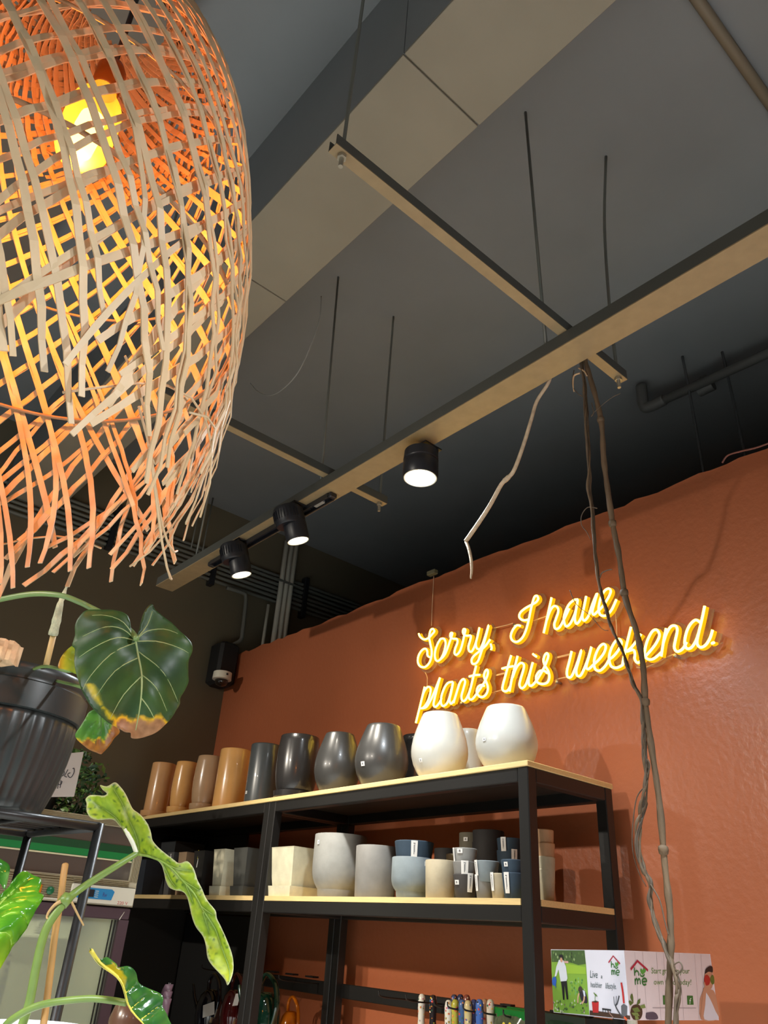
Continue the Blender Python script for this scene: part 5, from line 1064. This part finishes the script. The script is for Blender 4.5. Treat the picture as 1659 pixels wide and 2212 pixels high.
for (xy, lab, base_c, hx) in tools:
    top = onx(*F5(xy), hx); t = thing('garden_tool', lab, 'tool', (top.x, top.y, top.z-.13), GRP); r = .0135
    pf = [(.002, 0), (.007, -.001), (.011, -.006), (r, -.016), (r*1.03, -.04), (r*.92, -.075), (r*1.0, -.105), (.011, -.122), (.006, -.128)]
    MB().lathe(pf[::-1], top, 16).build('handle', mat('enamel_%d_%d_%d' % base_c, base_c, .25, coat=.4), t, True)
    fm = MB(); fm.c = []
    for k in range(26):
        zz = -random.uniform(.008, .115); a = random.uniform(PI*.6, PI*1.75); rr = ramp([(-q[1], q[0]) for q in pf], -zz)+.0006
        c_ = top+Vector((rr*math.cos(a), rr*math.sin(a), zz)); n_ = Vector((math.cos(a), math.sin(a), 0)); s_ = Vector((-math.sin(a), math.cos(a), 0)); pr_ = random.uniform(.002, .0052); col = random.choice(PALS)
        v = [c_+n_*.0006]+[c_+(s_*math.cos(b_*PI/5)+Vector((0, 0, 1))*math.sin(b_*PI/5))*pr_*(1 if b_ % 2 else .62)-n_*.0003 for b_ in range(10)]
        fm.add(v, [(0, i+1, (i+1) % 10+1) for i in range(10)]); fm.c += [lin(240, 200, 60) if random.random() < .4 else lin(*col)]+[lin(*col)]*10
    fm.build('flower_print', M_VC, t)
    MB().tube([top+Vector((0, 0, -.125)), top+Vector((0, 0, -.17))], .004, 8).build('neck', mat('steel', (170, 165, 160), .3, .8), t, True)
    MB().rings([[top+Vector((.001*s-.006*math.cos(u), w_*math.sin(u), zz)) for u in [-1.2, -.6, 0, .6, 1.2]]+[top+Vector((.001*s-.006*math.cos(u)+.0015, w_*math.sin(u), zz)) for u in [1.2, .6, 0, -.6, -1.2]] for s, w_, zz in ((0, .012, -.165), (1, .036, -.19), (1, .038, -.26), (0, .02, -.3), (0, .004, -.315))]).build('blade', mat('steel', (170, 165, 160), .3, .8), t, True, auto=50)
    hooks_y.append(top.y)
for y_, z_ in ((onx(*F5((190, 490)), XB).y, -.20), (onx(*F5((450, 560)), XB).y, -.20), (onx(*F5((720, 560)), XB).y, -.205), (onx(*F5((850, 560)), XB).y, -.205), (onx(*F5((1000, 610)), XB).y, -.205), (onx(*F5((1180, 620)), XB).y, -.205), (1.95, -.205)):
    hook(unit_a, y_, CAMZ+z_, .2)
for k in range(4): box((XB-.022, 2.08-.11*k, CAMZ-.179), (XB+.004, 2.13-.11*k, CAMZ-.172), .001).build('hook_clip', M_BLACK, unit_a)
for k in range(3): box((XB-.03, 3.62-.16*k, CAMZ-.170), (XB+.003, 3.54-.16*k+.02, CAMZ-.163), .001).build('hook_clip', M_BLACK, unit_b)
for k in range(5): hook(unit_b, 3.9-.17*k, CAMZ-.19, .22)
def bag(px, py, x, w_, h_, lab, c1, c2):
    p = onx(*F5((px, py)), x); t = thing('seed_bag', lab, 'bag', (p.x, p.y, p.z-h_), 'shiny seed bags on the hook bar')
    mb = MB(); N, M_ = 8, 9; A = []
    for sd in (-1, 1):
        for j in range(M_):
            for i in range(N):
                u, v = i/(N-1), j/(M_-1); th_ = .018*(math.sin(PI*u)*math.sin(PI*v))**.6+.0006+.0025*math.sin(u*17+v*9)*math.sin(PI*u)*math.sin(PI*v)
                A.append((p.x+sd*th_, p.y+(.5-u)*w_, p.z-v*h_))
    fs = []
    for sd in range(2):
        for j in range(M_-1):
            for i in range(N-1):
                a = sd*N*M_+j*N+i; fs.append((a, a+1, a+N+1, a+N) if sd else (a, a+N, a+N+1, a+1))
    mb.add(A, fs).build('sack', c1, t, True)
    box((p.x-.004, p.y-w_/2-.002, p.z-.016), (p.x+.004, p.y+w_/2+.002, p.z+.010), .002).build('header_strip', c2, t)
    for k in range(5):
        q_ = Vector((p.x-.02, p.y+(random.random()-.5)*w_*.7, p.z-.03-random.random()*.05)); MB().lathe([(.001, 0), (.005, .001), (.006, .002), (.001, .003)], q_, 9, (-1, 0, 0)).build('flower_print', mat('bag_yellow', (226, 206, 70), .5), t)
cb1 = mat('clear_olive_film', (92, 100, 76), .12, coat=.6, noise=.25, nscale=60); cb2 = mat('dark_green_film', (40, 62, 44), .12, coat=.6, noise=.3, nscale=50)
g1 = mat('green_header', (24, 118, 46), .3)
bag(1010, 545, HX-.03, .12, .16, 'olive seed bag with green header next to the flower handles', cb1, g1); bag(1070, 560, HX-.06, .12, .16, 'olive seed bag with green header in the middle of three', cb1, g1); bag(1140, 545, HX-.02, .10, .16, 'olive seed bag with green header just left of the corner post', cb1, g1)
bag(1400, 600, HX-.03, .16, .16, 'dark glossy seed bag right of the corner post, under the printed box', cb2, mat('dark_header', (36, 48, 38), .4)); bag(1560, 612, HX-.06, .16, .16, 'dark glossy seed bag farthest right under the printed box', cb2, mat('dark_header', (36, 48, 38), .4))
F4 = lambda p: (400+p[0]*.1929, 2030+p[1]*.1929)
def can(px, py, x, rad, hgt, lab, m, label=None, hm=None, spout=True):
    p = onx(*F4((px, py)), x); t = thing('watering_can', lab, 'watering can', (p.x, p.y, p.z-hgt), 'watering cans under the left shelves'); z0 = p.z-hgt
    MB().lathe([(rad*.7, 0), (rad*.92, .012), (rad, hgt*.35), (rad*.96, hgt*.62), (rad*.78, hgt*.85), (rad*.5, hgt*.97), (rad*.42, hgt), (rad*.38, hgt*.97), (.002, hgt*.9)], (p.x, p.y, z0), 36).build('body', m, t, True)
    MB().tube(spline([(p.x, p.y+rad*.45, z0+hgt*.93), (p.x, p.y+rad*.5, z0+hgt*1.25), (p.x, p.y-rad*.05, z0+hgt*1.42), (p.x, p.y-rad*.9, z0+hgt*1.2), (p.x, p.y-rad*1.25, z0+hgt*.75), (p.x, p.y-rad*.96, z0+hgt*.3)], 6), rad*.11, 10, 1.6).build('handle', hm or m, t, True)
    if spout: MB().tube(spline([(p.x-rad*.3, p.y+rad*.7, z0+hgt*.3), (p.x-rad*.5, p.y+rad*1.5, z0+hgt*.7), (p.x-rad*.6, p.y+rad*1.9, z0+hgt*1.1)], 6), [rad*.2-.0006*i for i in range(13)], 10).build('spout', m, t, True)
    if label:
        q_ = [onpl(*F4(l), Vector((p.x-rad*.98, p.y-rad*.2, 0)), Vector((1, .35, 0)).normalized()) for l in label]; MB().slab(q_, (-1, -.35, 0), .0008).build('label', M_PAPER, t)
gb = lambda n, c: mat(n, c, .08, coat=.8)
can(300, 560, 2.2, .062, .15, 'navy-black watering can with a square white label', gb('can_navy', (16, 18, 32)), [(202, 735), (328, 690), (328, 835), (196, 875)])
can(560, 560, 2.2, .055, .15, 'dark red watering can with white label left of the joint posts', gb('can_red', (70, 16, 18)), [(568, 604), (620, 600), (588, 735), (528, 742)], spout=False)
can(900, 590, 2.15, .075, .16, 'glossy dark green watering can right of the joint posts', gb('can_green', (18, 52, 38)))
can(1185, 800, 2.36, .048, .13, 'small translucent amber watering can near the lit wall', clear('amber_plastic', (216, 120, 20), .25, .15), spout=False)
# tilted nest of mauve planters and a brown pot behind the curled leaf
F2c = lambda p: (p[0]*.33755, 1680+p[1]*.33755)
mv = mat('mauve_plastic', (142, 112, 128), .4)
for k in range(3):
    top = onx(*F2c((1085-6*k, 1322+46*k)), 1.86-.012*k); t = thing('wall_planter', ('mauve notched wall planter, topmost of the nest', 'mauve notched wall planter, middle of the nest', 'mauve notched wall planter, lowest of the nest')[k], 'planter', (top.x, top.y, top.z-.22), 'nested mauve wall planters')
    rs = []
    for s_, zz, w_ in ((0, 0, .006), (.25, -.02, .022), (.6, -.10, .045), (1, -.22, .06)):
        rs.append([(top.x-.01*s_+.02*math.sin(a), top.y+.035*s_+w_*math.cos(a)*1.0, top.z+zz-.03*s_*k*.2) for a in [2*PI*i/16 for i in range(16)]])
    MB().rings(rs).build('body', mv, t, True)
    MB().tube([(top.x, top.y-.008, top.z+.005), (top.x, top.y-.003, top.z-.004), (top.x, top.y+.003, top.z-.004), (top.x, top.y+.008, top.z+.005)], .0016, 6).build('notch_rim', mat('pale_rim', (190, 178, 184), .4), t, True)
    if k == 1: box((top.x-.03, top.y+.02, top.z-.06), (top.x-.028, top.y+.035, top.z-.045)).build('price_sticker', M_PAPER, t)
bp_ = ony(255, 2165, 3.05); t = thing('brown_pot', 'tall brown glazed pot beside the fridge door', 'pot', (bp_.x+.06, 3.05, 0)); pot_c = (bp_.x+.06, 3.05, 0)
MB().lathe([(.06, 0), (.07, .02), (.075, bp_.z-.05), (.06, bp_.z-.005), (.055, bp_.z), (.045, bp_.z-.01), (.002, bp_.z-.06)], pot_c, 36).build('body', glaze('brown_glaze', (96, 66, 52)), t, True, auto=40)
